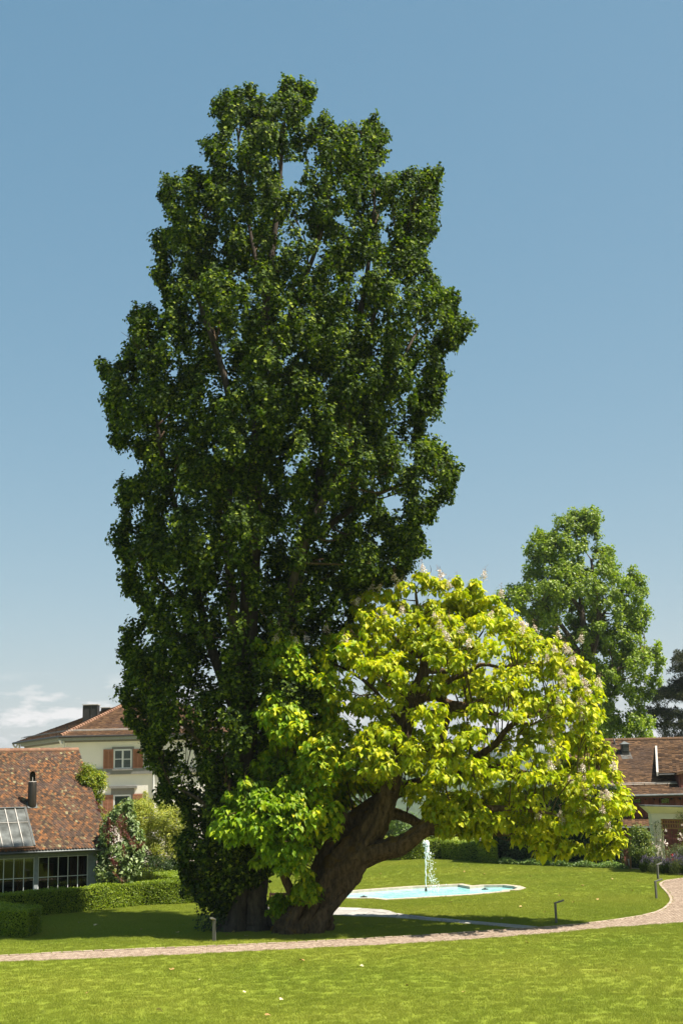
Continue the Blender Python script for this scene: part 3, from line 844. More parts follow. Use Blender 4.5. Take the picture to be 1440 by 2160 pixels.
# roof deck
rf = MB()
d0 = -.03; d1 = -.12
R2 = E0 + v * (run * 2)
back = lambda s, t_, h: (E0 + v * (2 * run - t_ * run / SL) + u * s + zu * (t_ * RISE / SL)) + np.array([-(rn @ v) * v[0], -(rn @ v) * v[1], rn[2]]) * h
rf.hexa([roofP(0, 0, d1), roofP(LEN, 0, d1), roofP(LEN, SL, d1), roofP(0, SL, d1), roofP(0, 0, d0), roofP(LEN, 0, d0), roofP(LEN, SL, d0), roofP(0, SL, d0)])
rf.hexa([back(0, 0, d1), back(LEN, 0, d1), back(LEN, SL, d1), back(0, SL, d1), back(0, 0, d0), back(LEN, 0, d0), back(LEN, SL, d0), back(0, SL, d0)])
roof = rf.build('roof', M['dark_core'], cot)
# skylight and flue places on the roof
sk = [roofST(50, 1712), roofST(75, 1787)]
sk_s0 = (sk[0][0] + sk[1][0]) / 2; sk_t1 = roofST(50, 1710)[1]; sk_t0 = max(roofST(75, 1789)[1], -.05)
fs, ft = roofST(68, 1700)
TW, TE = .128, SL / 62.0
tm_ = MB()
arc = [(-.5, .0), (-.42, -.3), (-.2, -.46), (0, -.5), (.2, -.46), (.42, -.3), (.5, .0), (.5, .5), (-.5, .5)]
tv = [[a * TW * .97, (b_ + .0) * .20, .008] for a, b_ in arc] + [[a * TW * .97, b_ * .20, -.008] for a, b_ in arc]
na = len(arc)
tm_.add(tv, quads=[[i, na + i, na + (i + 1) % na, (i + 1) % na] for i in range(na)])
tm_.NG = [list(range(na)), [2 * na - 1 - i for i in range(na)]]
tile_me = tm_.mesh('tile', M['tile_obj'])
Vt = np.array(tv)
spots = []
for r in range(64):
    for k in range(int(LEN / TW) + 1):
        s = (k + .5 * (r % 2) + .45) * TW; t_ = r * TE + .03
        if s > LEN - .05 or t_ > SL + .05: continue
        if s > sk_s0 - .02 and sk_t0 - .1 < t_ < sk_t1 + .06: continue
        if abs(s - fs) < .13 and abs(t_ - ft) < .09: continue
        spots.append((s, t_))
sv = np.array([roofP(s, t_, .03) for s, t_ in spots]); pq = proj(sv)
vis = [i for i in range(len(spots)) if pq[i, 0] > 2]
vis.sort(key=lambda i: spots[i][1]); objs = set(vis[:300])
Rt = np.random.default_rng(77); rest = MB()
xl = -u
for i, (s, t_) in enumerate(spots):
    tilt = .055 + Rt.normal(0, .02); yaw = Rt.normal(0, .02)
    ax = xl * math.cos(yaw) + sdir * math.sin(yaw); ay = sdir * math.cos(yaw) - xl * math.sin(yaw)
    ay2 = ay * math.cos(tilt) - rn * math.sin(tilt); az = np.cross(ax, ay2)
    P = roofP(s, t_ + .06, .012 + Rt.normal(0, .004))
    if i in objs:
        o = put('tile', tile_me, roof); o.parent = roof
        o.matrix_world = Matrix(((ax[0], ay2[0], az[0], P[0]), (ax[1], ay2[1], az[1], P[1]), (ax[2], ay2[2], az[2], P[2]), (0, 0, 0, 1)))
        o['_mw'] = 1
    else:
        rest.add(P + Vt @ np.array([ax, ay2, az]), quads=[[q_, na + q_, na + (q_ + 1) % na, (q_ + 1) % na] for q_ in range(na)])
        rest.NG = getattr(rest, 'NG', []) + [[rest.n - 2 * na + q_ for q_ in range(na)]]
kind(rest.build('tiles', M['tile'], roof), 'stuff')
# ridge tiles
for k in range(16):
    s = .02 + k * .46
    P0 = roofP(s, SL, 0); P1 = roofP(s + .49, SL, 0)
    m_ = MB(); ang = np.linspace(-.15, math.pi + .15, 9); V = []
    for P, rr in ((P0, .145), (P1, .125)):
        for q_ in (rr, rr - .02):
            for a in ang: V.append(P + v * math.cos(a) * q_ + zu * (math.sin(a) * q_ - .03))
    n9 = 9
    Q = [[i, i + 1, 2 * n9 + i + 1, 2 * n9 + i] for i in range(8)] + [[n9 + i + 1, n9 + i, 3 * n9 + i, 3 * n9 + i + 1] for i in range(8)] + \
        [[i + 1, i, n9 + i, n9 + i + 1] for i in range(8)] + [[2 * n9 + i, 2 * n9 + i + 1, 3 * n9 + i + 1, 3 * n9 + i] for i in range(8)]
    m_.add(V, quads=Q); m_.build('ridge_tile', M['ridge_tile'], roof, False)
# verge board at the gable edge, gutter, downpipe
m_ = MB(); m_.hexa([roofP(-.02, -.02, -.17), roofP(.03, -.02, -.17), roofP(.03, SL, -.17), roofP(-.02, SL, -.17), roofP(-.02, -.02, -.015), roofP(.03, -.02, -.015), roofP(.03, SL, -.015), roofP(-.02, SL, -.015)]); m_.build('verge_board', M['dark_metal'], cot)
m_ = MB(); ang = np.linspace(math.pi, 2 * math.pi, 9); V = []
ga, gb_ = E0 - u * .03 - v * .07 + zu * -.06, E0 + u * LEN - v * .07 + zu * -.06
for P in (ga, gb_):
    for q_ in (.075, .063):
        for a in ang: V.append(P + v * math.cos(a) * q_ + zu * math.sin(a) * q_)
m_.add(V, quads=[[i, i + 1, 18 + i + 1, 18 + i] for i in range(8)] + [[9 + i + 1, 9 + i, 27 + i, 27 + i + 1] for i in range(8)] + [[i + 1, i, 9 + i, 9 + i + 1] for i in range(8)] + [[0, 18, 27, 9], [8, 17, 35, 26]])
m_.build('gutter', M['zinc'], cot)
m_ = MB(); m_.hexa([roofP(-.02, -.06, -.06), roofP(LEN, -.06, -.06), roofP(LEN, .12, -.025), roofP(-.02, .12, -.025), roofP(-.02, -.06, -.045), roofP(LEN, -.06, -.045), roofP(LEN, .12, -.01), roofP(-.02, .12, -.01)]); m_.build('eaves_flashing', M['zinc'], cot)
gp = cotP(.0, -.06, 0)
m_ = MB(); m_.tube(bez([cotP(-.12, -.35, EZ - .12), cotP(-.10, -.30, EZ - .25), cotP(-.05, -.09, EZ - .45), cotP(-.05, -.07, EZ - .7), cotP(-.05, -.07, .05)], 6), [.04] * 25, 10); m_.build('downpipe', M['dark_metal'], cot, True)
# flue
fb = roofP(fs, ft, 0)
fu = thing('roof_flue', 'dark cylindrical metal flue with arched cowl on the cottage roof', 'flue', tuple(fb))
m_ = MB(); m_.box(fb + rn * .03, (.42, .42, .02), np.array([u, sdir, rn])); m_.build('base_flashing', M['zinc'], fu)
fh = 1.02
m_ = MB(); m_.tube([fb - zu * .25, fb + zu * .02, fb + zu * fh, fb + zu * (fh + .02)], [.185, .185, .185, .17], 28); m_.build('flue_pipe', M['flue'], fu, True)
m_ = MB(); m_.tube([fb + zu * (fh + .018), fb + zu * (fh + .035)], [.18, .16], 24); m_.build('pipe_collar', M['weathered'], fu)
m_ = MB(); ang = np.linspace(0, math.pi, 15); V = []
prof = [(.115, 0)] + [(.115 * math.cos(a), .30 + .115 * math.sin(a) * 1.3) for a in ang] + [(-.115, 0)]
for dy in (-.03, .10):
    for a, z in prof: V.append(fb + xl * a + v * dy + zu * (fh + .03 + z))
k = len(prof)
m_.add(V, quads=[[i, i + 1, k + i + 1, k + i] for i in range(k - 1)]); m_.NG = [[k + i for i in range(k)]]
m_.build('cowl', M['flue'], fu)
m_ = MB(); m_.tube([fb + zu * (fh + .02), fb + zu * (fh + .22)], [.02, .012], 8); m_.build('vent_rod', M['weathered'], fu)
# skylight
skl = thing('roof_skylight', 'large multi-pane glass skylight set in the cottage roof by the eave', 'skylight', tuple(roofP(sk_s0, sk_t0, 0)))
st1, st0 = sk_t1, sk_t0 + .03; mid = st0 + (st1 - st0) * .62
def rbox(name, s0, s1, t0, t1, h0, h1, mat, par):
    m_ = MB(); m_.hexa([roofP(s0, t0, h0), roofP(s1, t0, h0), roofP(s1, t1, h0), roofP(s0, t1, h0), roofP(s0, t0, h1), roofP(s1, t0, h1), roofP(s1, t1, h1), roofP(s0, t1, h1)])
    return m_.build(name, mat, par)
sk_pw = .43
rbox('upstand', sk_s0 - .05, sk_s0 + .0, st0 - .05, st1 + .05, -.04, .16, M['zinc'], skl)
rbox('upstand', sk_s0 - .05, LEN - .1, st1 + .002, st1 + .06, -.04, .165, M['zinc'], skl)
rbox('sill', sk_s0 - .06, LEN - .1, st0 - .09, st0 - .02, -.02, .10, M['ridge_tile'], skl)
for k in range(8):
    a = sk_s0 + k * sk_pw
    if a + sk_pw > LEN - .1: break
    rbox('glazing_bar', a - .018, a + .018, st0, st1, .06, .135, M['weathered'], skl)
    rbox('pane', a + .02, a + sk_pw - .02, st0, mid - .01, .09, .098, M['skylight'], skl)
    rbox('pane', a + .02, a + sk_pw - .02, mid + .012, st1, .09, .098, M['skylight'], skl)
rbox('crossbar', sk_s0, LEN - .12, mid - .012, mid + .010, .07, .13, M['weathered'], skl)

# ================================================================== VILLA (white house behind)
YV = 90.0
q_ = MB(); q_.prism([(-42, 76), (-9.5, 76), (-9.5, 118), (-42, 118)], -.05, .006); kind(q_.build('bounce_gravel', M['rim']), 'structure')  # unseen pale ground, added to cut green bounce light on the villa
A0 = D(128, 1553, YV); EV = A0[2]
B0 = G(30, 1565, EV) if False else D(30, 1563, 101.0)
vil = thing('villa', 'cream villa with brown hipped tile roof and wooden shutters behind the garden', 'building', (D(300, 1700, YV)[0], YV + 4, 0))
fy = YV + .55                                           # front wall plane
xw0 = D(142, 1560, fy)[0]; xw1 = D(500, 1560, fy)[0]
Bx = B0[0]; By = B0[1]
wt = EV - .42
wm = MB()
bk = 108.0
wpoly = [(xw0, fy), (xw1, fy), (xw1, bk), (Bx + .9, bk), (Bx + .95, By)]
wm.prism(wpoly, 0, wt); wm.build('wall', M['render_wall'], vil)
# cornice under the eaves
for (dz0, dz1, ex, mt) in ((-.43, -.30, .12, 'stone_trim'), (-.30, -.14, .40, 'grey_wood'), (-.138, -.02, .52, 'grey_wood')):
    pl = [(xw0 - ex * .5, fy - ex), (xw1 + ex, fy - ex), (xw1 + ex, bk + ex), (Bx + .9 - ex, bk + ex), (Bx + .95 - ex, By - ex * .3)]
    m_ = MB(); m_.prism(pl, EV + dz0 + .001, EV + dz1); m_.build('cornice', M[mt], vil)
# roof: eaves ring up to a short ridge
ap0 = D(268, 1484, YV + 8.0); apz = ap0[2]
ap1 = np.array([xw1 - 5.0, YV + 8.0, apz])
ev = [np.array([A0[0], YV, EV]), np.array([xw1 + .7, YV, EV]), np.array([xw1 + .7, bk + .6, EV]), np.array([Bx, bk + .6, EV]), np.array([Bx, By, EV])]
apb = D(217, 1499, 103.0)
def course_roof(name, e0, e1, r0, r1, mat, parent, rows, tw, gap_fn=None, th=.035):
    """stepped tile courses between eave e0-e1 and top r0-r1, split into single tiles"""
    mbx = MB(); R_ = np.random.default_rng(int(abs(e0[0] * 37)) % 1000)
    nn_ = nrm(np.cross(e1 - e0, r0 - e0)); nn_ = nn_ if nn_[2] > 0 else -nn_
    for r in range(rows):
        f0, f1 = r / rows, (r + 1.25) / rows; f1 = min(f1, 1)
        a0, a1 = e0 + (r0 - e0) * f0, e1 + (r1 - e1) * f0; b0, b1 = e0 + (r0 - e0) * f1, e1 + (r1 - e1) * f1
        ln_ = np.linalg.norm(a1 - a0); k = max(int(ln_ / tw), 1)
        off = .5 * (r % 2) / k
        edges = np.clip(np.concatenate([[0], (np.arange(k) + off) / k, [1]]), 0, 1); edges = np.unique(edges)
        s0, s1 = edges[:-1], edges[1:]
        g_ = (s1 - s0) * .02
        s0 = s0 + g_; s1 = s1 - g_
        hh = th * R_.uniform(.8, 1.2, len(s0))[:, None]
        p0 = a0 + np.outer(s0, a1 - a0); p1 = a0 + np.outer(s1, a1 - a0); q0 = b0 + np.outer(s0, b1 - b0); q1 = b0 + np.outer(s1, b1 - b0)
        V = np.stack([p0 + nn_ * hh, p1 + nn_ * hh, q1 + nn_ * .006, q0 + nn_ * .006, p0 + nn_ * .002, p1 + nn_ * .002], 1)
        if gap_fn is not None:
            keep = ~gap_fn((p0 + q1) / 2); V = V[keep]
        if len(V) == 0: continue
        F = np.arange(len(V))[:, None, None] * 6 + np.array([[0, 1, 2, 3], [4, 5, 1, 0]])[None]
        mbx.add(V.reshape(-1, 3), quads=F.reshape(-1, 4))
    return kind(mbx.build(name, mat, parent), 'stuff')
rm = MB()
rm.add(ev + [ap0, ap1, apb], [[4, 3, 7]], [[0, 1, 6, 5], [0, 5, 7, 4], [1, 2, 6, 6]][:2])
rm.add([ev[1], ev[2], ap1, ev[3], apb, ap0], [[0, 1, 2], [5, 2, 4]], [[1, 3, 4, 2]])
vr = rm.build('roof', M['house_tile'], vil)
course_roof('tiles', ev[0], ev[1], ap0, ap1, M['house_tile'], vr, 46, .22)
course_roof('tiles', ev[4], ev[0], apb, ap0, M['house_tile'], vr, 46, .22)
course_roof('tiles', ev[3], ev[4], apb + [0.01, 0.01, 0], apb, M['house_tile'], vr, 30, .3)
# hip tiles
nh = 30
for k in range(nh):
    P0 = ev[0] + (ap0 - ev[0]) * (k / nh); P1 = ev[0] + (ap0 - ev[0]) * ((k + 1.08) / nh)
    m_ = MB(); m_.tube([P0 + zu * .03, P1 + zu * .01], [.17, .13], 8); m_.build('hip_tile', M['ridge_tile'], vr)
for k in range(5):
    P0 = ap0 + (ap1 - ap0) * (k * .07); P1 = ap0 + (ap1 - ap0) * (k * .07 + .075)
    m_ = MB(); m_.tube([P0 + zu * .03, P1 + zu * .01], [.17, .13], 8); m_.build('hip_tile', M['ridge_tile'], vr)
# gutter, snow guards, downpipes
m_ = MB(); m_.tube([ev[4] + [-.05, -.05, -.05], ev[0] + [-.08, -.08, -.05], ev[1] + [.1, -.08, -.05]], [.09, .09, .09], 8); m_.build('gutter', M['dark_metal'], vil)
for f in (.08, .11):
    a, b_ = ev[0] + (ap0 - ev[0]) * f, ev[1] + (ap1 - ev[1]) * f; c = ev[4] + (apb - ev[4]) * f
    m_ = MB(); m_.tube([a + zu * .16, b_ + zu * .16], [.022, .022], 6); m_.build('snow_guard', M['weathered'], vil)
    m_ = MB(); m_.tube([c + zu * .16, a + zu * .16], [.022, .022], 6); m_.build('snow_guard', M['zinc'], vil)
for (pa, pb) in (((126, 1560), (136, 1582)), ((28, 1571), (42, 1584))):
    a = D(*pa, YV if pa[0] > 100 else By); b_ = D(*pb, fy - .1 if pa[0] > 100 else By)
    m_ = MB(); m_.tube(bez([a, a + (b_ - a) * .4 + zu * -.05, b_, [b_[0], b_[1], .2]], 5), [.07] * 16, 8); m_.build('downpipe', M['white_paint'], vil, True)
# chimneys and roof pipes
def villa_part(name, x0, x1, y0, y1, Y, dep, mat, zdown=1.2, cap=False):
    a = D(x0, y0, Y); b_ = D(x1, y1, Y)
    m_ = MB(); m_.hexa([[a[0], Y, b_[2] - zdown], [b_[0], Y, b_[2] - zdown], [b_[0], Y + dep, b_[2] - zdown], [a[0], Y + dep, b_[2] - zdown], [a[0], Y, a[2]], [b_[0], Y, a[2]], [b_[0], Y + dep, a[2]], [a[0], Y + dep, a[2]]])
    p = m_.build(name, mat, vil)
    if cap:
        m_ = MB(); m_.box([(a[0] + b_[0]) / 2, Y + dep / 2, a[2] + .04], (b_[0] - a[0] + .12, dep + .12, .06)); m_.build('chimney_cap', M['stone'], p)
        for f in (.0, .55, 1.0):
            m_ = MB(); m_.box([a[0] + (b_[0] - a[0]) * f, Y - .02, (a[2] + b_[2] - zdown) / 2 - .03], (.05, .04, a[2] - b_[2] + zdown - .06)); m_.build('seam', M['flue'], p)
villa_part('chimney', 176, 205, 1488, 1518, YV + 6, 1.0, M['dark_metal'], 1.3, True)
villa_part('chimney', 214, 232, 1494, 1505, YV + 11, .9, M['dark_metal'], 1.3, True)
villa_part('roof_pipe', 141, 143.5, 1533, 1542, YV + 3, .1, M['dark_metal'], .4)
villa_part('roof_pipe', 190.5, 193, 1508, 1518, YV + 5, .1, M['dark_metal'], .4)
# windows
def vr_(x, y, d=0.0): return D(x, y, fy - d)
def fbox(name, x0, x1, y0, y1, d0_, d1_, mat, parent):
    """box on the facade: pixel corners, from d0_ to d1_ metres in front of the wall"""
    a = vr_(x0, y0); b_ = vr_(x1, y1)
    m_ = MB(); m_.box([(a[0] + b_[0]) / 2, fy - (d0_ + d1_) / 2, (a[2] + b_[2]) / 2], (abs(b_[0] - a[0]), abs(d1_ - d0_), abs(a[2] - b_[2])))
    return m_.build(name, mat, parent)
def shutter(x0, x1, y0, y1):
    s_ = fbox('shutter', x0, x1, y0, y1, .02, .045, M['shutter'], vil)
    xm = (x0 + x1) / 2; e_ = 1.5
    for (a, b_) in ((x0, x0 + e_), (xm - .8, xm + .8), (x1 - e_, x1)): fbox('stile', a, b_, y0 - .05, y1 + .05, .046, .085, M['shutter'], s_)
    for (a, b_) in ((y0 - .1, y0 + 2), (y1 - 2, y1 + .1)): fbox('rail', x0 - .05, x1 + .05, a, b_, .044, .082, M['shutter'], s_)
    nsl = int((y1 - y0 - 4) / 2.6)
    for (a, b_) in ((x0 + e_, xm - .8), (xm + .8, x1 - e_)):
        for k in range(nsl):
            yy = y0 + 2.2 + (y1 - y0 - 4.4) * (k + .5) / nsl
            pa, pb = vr_(a, yy), vr_(b_, yy)
            m_ = MB(); cA, sA = math.cos(.7), math.sin(.7)
            m_.box([(pa[0] + pb[0]) / 2, fy - .062, pa[2]], (pb[0] - pa[0], .018, .085), [[1, 0, 0], [0, cA, sA], [0, -sA, cA]])
            m_.build('slat', M['shutter'], s_)
def vwindow(x0, x1, y0, y1, lower):
    wn = fbox('window', x0, x1, y0, y1, .004, .03, M['sheer'], vil)
    fr_ = 2.0
    for (a, b_) in ((x0 - .4, x0 + fr_), (x1 - fr_, x1 + .4)): fbox('frame', a, b_, y0 - .4, y1 + .4, .03, .07, M['white_paint'], wn)
    for (a, b_) in ((y0 - .4, y0 + fr_), (y1 - fr_, y1 + .4)): fbox('frame', x0 + fr_ + .02, x1 - fr_ - .02, a, b_, .03, .07, M['white_paint'], wn)
    xm = (x0 + x1) / 2
    if not lower:
        fbox('frame', xm - 1.6, xm + 1.6, y0 + fr_, y1 - fr_, .031, .075, M['white_paint'], wn)
        ym = y0 + (y1 - y0) * .5
        for (a, b_) in ((x0 + fr_, xm - 1.6), (xm + 1.6, x1 - fr_)):
            fbox('glazing_bar', a, b_, ym - .6, ym + .6, .035, .06, M['white_paint'], wn)
            fbox('pane', a, b_, y0 + fr_, y1 - fr_, .04, .044, M['glass'], wn)
            for k in range(7):       # curtain folds behind the glass
                xx = a + (b_ - a) * (k + .5) / 7
                fbox('curtain_fold', xx - .45, xx + .45, y0 + fr_, y1 - fr_, .030, .037 - .003 * (k % 2), M['sheer'], wn)
    else:
        fbox('pane', x0 + fr_, x1 - fr_, y0 + fr_, y1 - fr_, .04, .044, M['glass'], wn)
for (x0, x1, y0, y1) in ((219, 239.8, 1581, 1622.5), (281.3, 302, 1580, 1621), (218, 239, 1677, 1722), (281, 301.5, 1674.5, 1719)): shutter(x0, x1, y0, y1)
vwindow(241, 278, 1581, 1621.5, False); vwindow(240.5, 276, 1677, 1722, True)
fbox('window_surround', 237, 283, 1576, 1580.6, .003, .05, M['stone_trim'], vil)
fbox('window_surround', 278.5, 281.2, 1580.7, 1622, .003, .05, M['stone_trim'], vil)
fbox('lintel', 235, 283, 1662, 1675.5, .003, .06, M['stone_trim'], vil)
fbox('lintel_cornice', 229, 290, 1658.5, 1662, .003, .24, M['stone_trim'], vil)
fbox('window_surround', 276.5, 280.8, 1675.6, 1722, .003, .05, M['stone_trim'], vil)
fbox('string_course', 150, 480, 1623.5, 1628, .003, .16, M['stone_trim'], vil)
fbox('window_sill', 238, 281, 1622, 1624.6, .004, .22, M['stone_trim'], vil)
m_ = MB(); m_.tube([vr_(325, 1575, .09), np.array([vr_(325, 1575)[0], fy - .09, .3])], [.06, .06], 8); m_.build('downpipe', M['white_paint'], vil)

# ================================================================== BARN (right)
YB = 74.0
def bP(px, py, Y=YB): return D(px, py, Y)
x_l = bP(1215, 1677)[0]; x_r = bP(1560, 1677)[0]
ez = bP(1350, 1677, YB - .5)[2]
rY = YB + 4.6
rz_ = D(1350, 1561, rY)[2]
barn = thing('barn', 'red boarded barn with brown tiled roof and dormer beyond the lawn', 'building', ((x_l + x_r) / 2, YB + 3, 0))
m_ = MB(); m_.hexa([[x_l + .4, YB + .03, 0], [x_r, YB + .03, 0], [x_r, YB + 8, 0], [x_l + .4, YB + 8, 0], [x_l + .4, YB + .03, ez + .1], [x_r, YB + .03, ez + .1], [x_r, YB + 8, ez + .1], [x_l + .4, YB + 8, ez + .1]]); m_.build('wall', M['interior'], barn)
e0 = np.array([x_l, YB - .5, ez]); e1 = np.array([x_r, YB - .5, ez]); r0 = np.array([x_l, rY, rz_]); r1 = np.array([x_r, rY, rz_])
bke0, bke1 = np.array([x_l, 2 * rY - YB + .5, ez]), np.array([x_r, 2 * rY - YB + .5, ez])
m_ = MB(); m_.add([e0, e1, r1, r0, bke0, bke1], [[0, 3, 4], [1, 5, 2]], [[0, 1, 2, 3], [3, 2, 5, 4]])
br = m_.build('roof', M['barn_tile'], barn)
course_roof('tiles', e0 + [0, 0, .01], e1 + [0, 0, .01], r0 + [0, 0, .01], r1 + [0, 0, .01], M['barn_tile'], br, 46, .19, th=.045)
for k in range(30):
    x = x_l + k * .34
    if x > x_r: break
    m_ = MB(); m_.tube([[x, rY, rz_ + .01], [x + .37, rY, rz_ + .02]], [.13, .11], 8); m_.build('ridge_tile', M['ridge_tile'] if False else M['red_trim'] if False else M['barn_tile'], br)
bn = nrm(np.cross(e1 - e0, r0 - e0)); bn = bn if bn[2] > 0 else -bn
bs = nrm(r0 - e0)
def bR(px, py): return ray_plane(px, py, e0, bn)
def gut(a, b_, r, name, mat): 
    q_ = MB(); q_.tube([a, b_], [r, r], 8); return q_.build(name, mat, barn)
gut(e0 + [0, -.09, -.03], e1 + [0, -.09, -.03], .075, 'gutter', M['zinc'])
m_ = MB(); m_.box((e0 + e1) / 2 + [0, .10, -.12], (x_r - x_l, .06, .14)); m_.build('fascia', M['red_trim'], barn)
for k in range(2):
    a = bR(1300, 1656.5 + 3 * k) + bn * .12; b_ = a.copy(); a[0] = x_l + .3; b_[0] = bR(1427, 1657)[0]
    gut(a, b_, .02, 'snow_guard', M['weathered'])
for px in np.arange(1310, 1428, 24.0):
    a = bR(px, 1658); q_ = MB(); q_.box(a + bn * .07, (.03, .03, .2), np.array([[1, 0, 0], bs, bn])); q_.build('guard_bracket', M['zinc'], barn)
# boards
bw = .295
k = 0; x = bP(1318, 1700)[0]
bmsh = MB(); bmsh.box((0, 0, 0), (bw - .022, .03, 1.0)); bme = bmsh.mesh('board', M['red_board'])
while x < x_r - .2:
    o = put('board', bme, barn); o.location = (x, YB - .0 + random.uniform(-.006, .006), (ez - .12) / 2 + .02); o.scale = (1, 1, ez - .16); x += bw
def bbox(name, x0, x1, y0, y1, d0_, d1_, mat, parent=None, Y=None):
    Y = Y or YB
    a, b_ = D(x0, y0, Y), D(x1, y1, Y)
    q_ = MB(); q_.box([(a[0] + b_[0]) / 2, Y - (d0_ + d1_) / 2, (a[2] + b_[2]) / 2], (abs(b_[0] - a[0]), abs(d1_ - d0_), abs(a[2] - b_[2])))
    return q_.build(name, mat, parent or barn)
for (x0, x1) in ((1331, 1351), (1391, 1411)):
    wn = bbox('window', x0, x1, 1683, 1696, .03, .05, M['interior'])
    bbox('pane', x0 + 1.5, x1 - 1.5, 1684, 1694.5, .052, .056, M['glass'], wn)
    for (a, b_, c, d_) in ((x0 - 1, x0 + 1.4, 1682, 1697), (x1 - 1.4, x1 + 1, 1682, 1697)): bbox('frame', a, b_, c, d_, .051, .09, M['red_trim'], wn)
    bbox('frame', x0 + 1.42, x1 - 1.42, 1694.6, 1697, .051, .092, M['red_trim'], wn)
for px in np.arange(1322, 1450, 18.0):
    bbox('rafter_end', px, px + 3, 1680, 1686, .02, .42, M['dark_metal'])
# lean-to roof between barn and portal
l0 = D(1300, 1724, YB - .05); l1 = D(1384, 1724, YB - .05); k0 = D(1300, 1744, YB - 1.2); k1 = D(1384, 1744, YB - 1.2)
q_ = MB(); q_.add([k0, k1, l1, l0, k0 - [0, 0, .08], k1 - [0, 0, .08], l1 - [0, 0, .08], l0 - [0, 0, .08]], quads=[[0, 1, 2, 3], [7, 6, 5, 4], [4, 5, 1, 0], [5, 6, 2, 1], [7, 4, 0, 3]])
lt = q_.build('lean_to_roof', M['red_trim'], barn)
course_roof('tiles', k0 + [0, 0, .01], k1 + [0, 0, .01], l0 + [0, 0, .01], l1 + [0, 0, .01], M['house_tile'], lt, 7, .2, th=.04)
gut(k0 + [0, -.06, -.04], k1 + [0, -.06, -.04], .06, 'gutter', M['zinc'])
bbox('lean_to_wall', 1300, 1383, 1747, 1845, 0, .05, M['red_trim'], Y=YB - .95)
wn = bbox('window', 1366, 1376, 1752, 1764, .055, .075, M['interior'], Y=YB - .95); bbox('pane', 1367, 1375, 1753, 1763, .078, .082, M['glass'], wn, Y=YB - .95)
# hatch in the boards behind the portal
bbox('hatch', 1397, 1413, 1760, 1826, .02, .05, M['red_trim'])
# roof vent and pipe
vb = bR(1319, 1594)
vt_ = thing('roof_vent', 'small dark louvred vent box with pyramid cap on the barn roof', 'vent', tuple(vb))
S = .42; H_ = .95
q_ = MB(); q_.box(vb + [0, .2, .2], (S, S, H_)); q_.build('vent_box', M['dark_metal'], vt_)
tz = vb[2] + .2 + H_ / 2
q_ = MB(); ctr = vb + [0, .2, 0]; hs = S / 2 + .08
q_.add([[ctr[0] - hs, ctr[1] - hs, tz], [ctr[0] + hs, ctr[1] - hs, tz], [ctr[0] + hs, ctr[1] + hs, tz], [ctr[0] - hs, ctr[1] + hs, tz], [ctr[0], ctr[1], tz + .18]], [[0, 1, 4], [1, 2, 4], [2, 3, 4], [3, 0, 4]], [[3, 2, 1, 0]]); q_.build('vent_cap', M['zinc'], vt_)
for k in range(4):
    q_ = MB(); q_.box([ctr[0] + .02, ctr[1] - S / 2 - .012, tz - .10 - k * .085], (S * .7, .03, .045)); q_.build('louvre', M['zinc'], vt_)
q_ = MB(); q_.box(vb + bn * .03 - bs * .05, (S + .2, S + .3, .02), np.array([[1, 0, 0], bs, bn])); q_.build('vent_flashing', M['zinc'], vt_)
pb = bR(1295, 1571)
vp = thing('roof_pipe', 'thin dark vent pipe near the barn ridge', 'pipe', tuple(pb))
q_ = MB(); q_.tube([pb - [0, 0, .15], pb + [0, 0, .36]], [.05, .05], 12); q_.build('pipe', M['dark_metal'], vp, True)
q_ = MB(); q_.box(pb + bn * .02, (.3, .3, .02), np.array([[1, 0, 0], bs, bn])); q_.build('flashing', M['zinc'], vp)
# dormer: low-pitched tiled roof raised over the main slope
dt0 = bR(1385, 1578); dx0 = dt0[0]; dx1 = x_r
lowP = bR(1387, 1632); dl = lowP + np.array([0, -1.0, 0]); dl[2] = D(1387, 1632, dl[1])[2]
dm_t0 = np.array([dx0, dt0[1], dt0[2] + .05]); dm_t1 = np.array([dx1, dt0[1], dt0[2] + .05]); dm_e0 = np.array([D(1388, 1632, dl[1])[0], dl[1], dl[2]]); dm_e1 = np.array([dx1, dl[1], dl[2]])
q_ = MB(); q_.add([dm_e0, dm_e1, dm_t1, dm_t0, dm_e0 - [0, 0, .1], dm_e1 - [0, 0, .1], dm_t1 - [0, 0, .1], dm_t0 - [0, 0, .1]], quads=[[0, 1, 2, 3], [7, 6, 5, 4], [4, 5, 1, 0], [7, 4, 0, 3], [5, 6, 2, 1]])
dr = q_.build('dormer_roof', M['barn_tile'], barn)
course_roof('tiles', dm_e0 + [0, 0, .01], dm_e1 + [0, 0, .01], dm_t0 + [0, 0, .01], dm_t1 + [0, 0, .01], M['barn_tile'], dr, 20, .2, th=.06)
q_ = MB(); q_.hexa([dm_e0 - [.12, 0, .12], dm_e0 - [.0, 0, .12], dm_t0 - [.0, 0, .12], dm_t0 - [.12, 0, .12], dm_e0 + [-.12, 0, .09], dm_e0 + [0, 0, .09], dm_t0 + [0, 0, .09], dm_t0 + [-.12, 0, .09]]); q_.build('dormer_flashing', M['weathered'], barn)
gut(dm_e0 + [0, -.06, -.06], dm_e1 + [0, -.06, -.06], .06, 'gutter', M['dark_metal'])
q_ = MB(); yb_ = dl[1] + .75; q_.hexa([[dx0 + .35, yb_, dl[2] - 1.2], [dx1, yb_, dl[2] - 1.2], [dx1, yb_ + .1, dl[2] - 1.2], [dx0 + .35, yb_ + .1, dl[2] - 1.2], [dx0 + .35, yb_, dl[2] + .2], [dx1, yb_, dl[2] + .2], [dx1, yb_ + .1, dl[2] + .2], [dx0 + .35, yb_ + .1, dl[2] + .2]]); q_.build('dormer_front', M['interior'], barn)
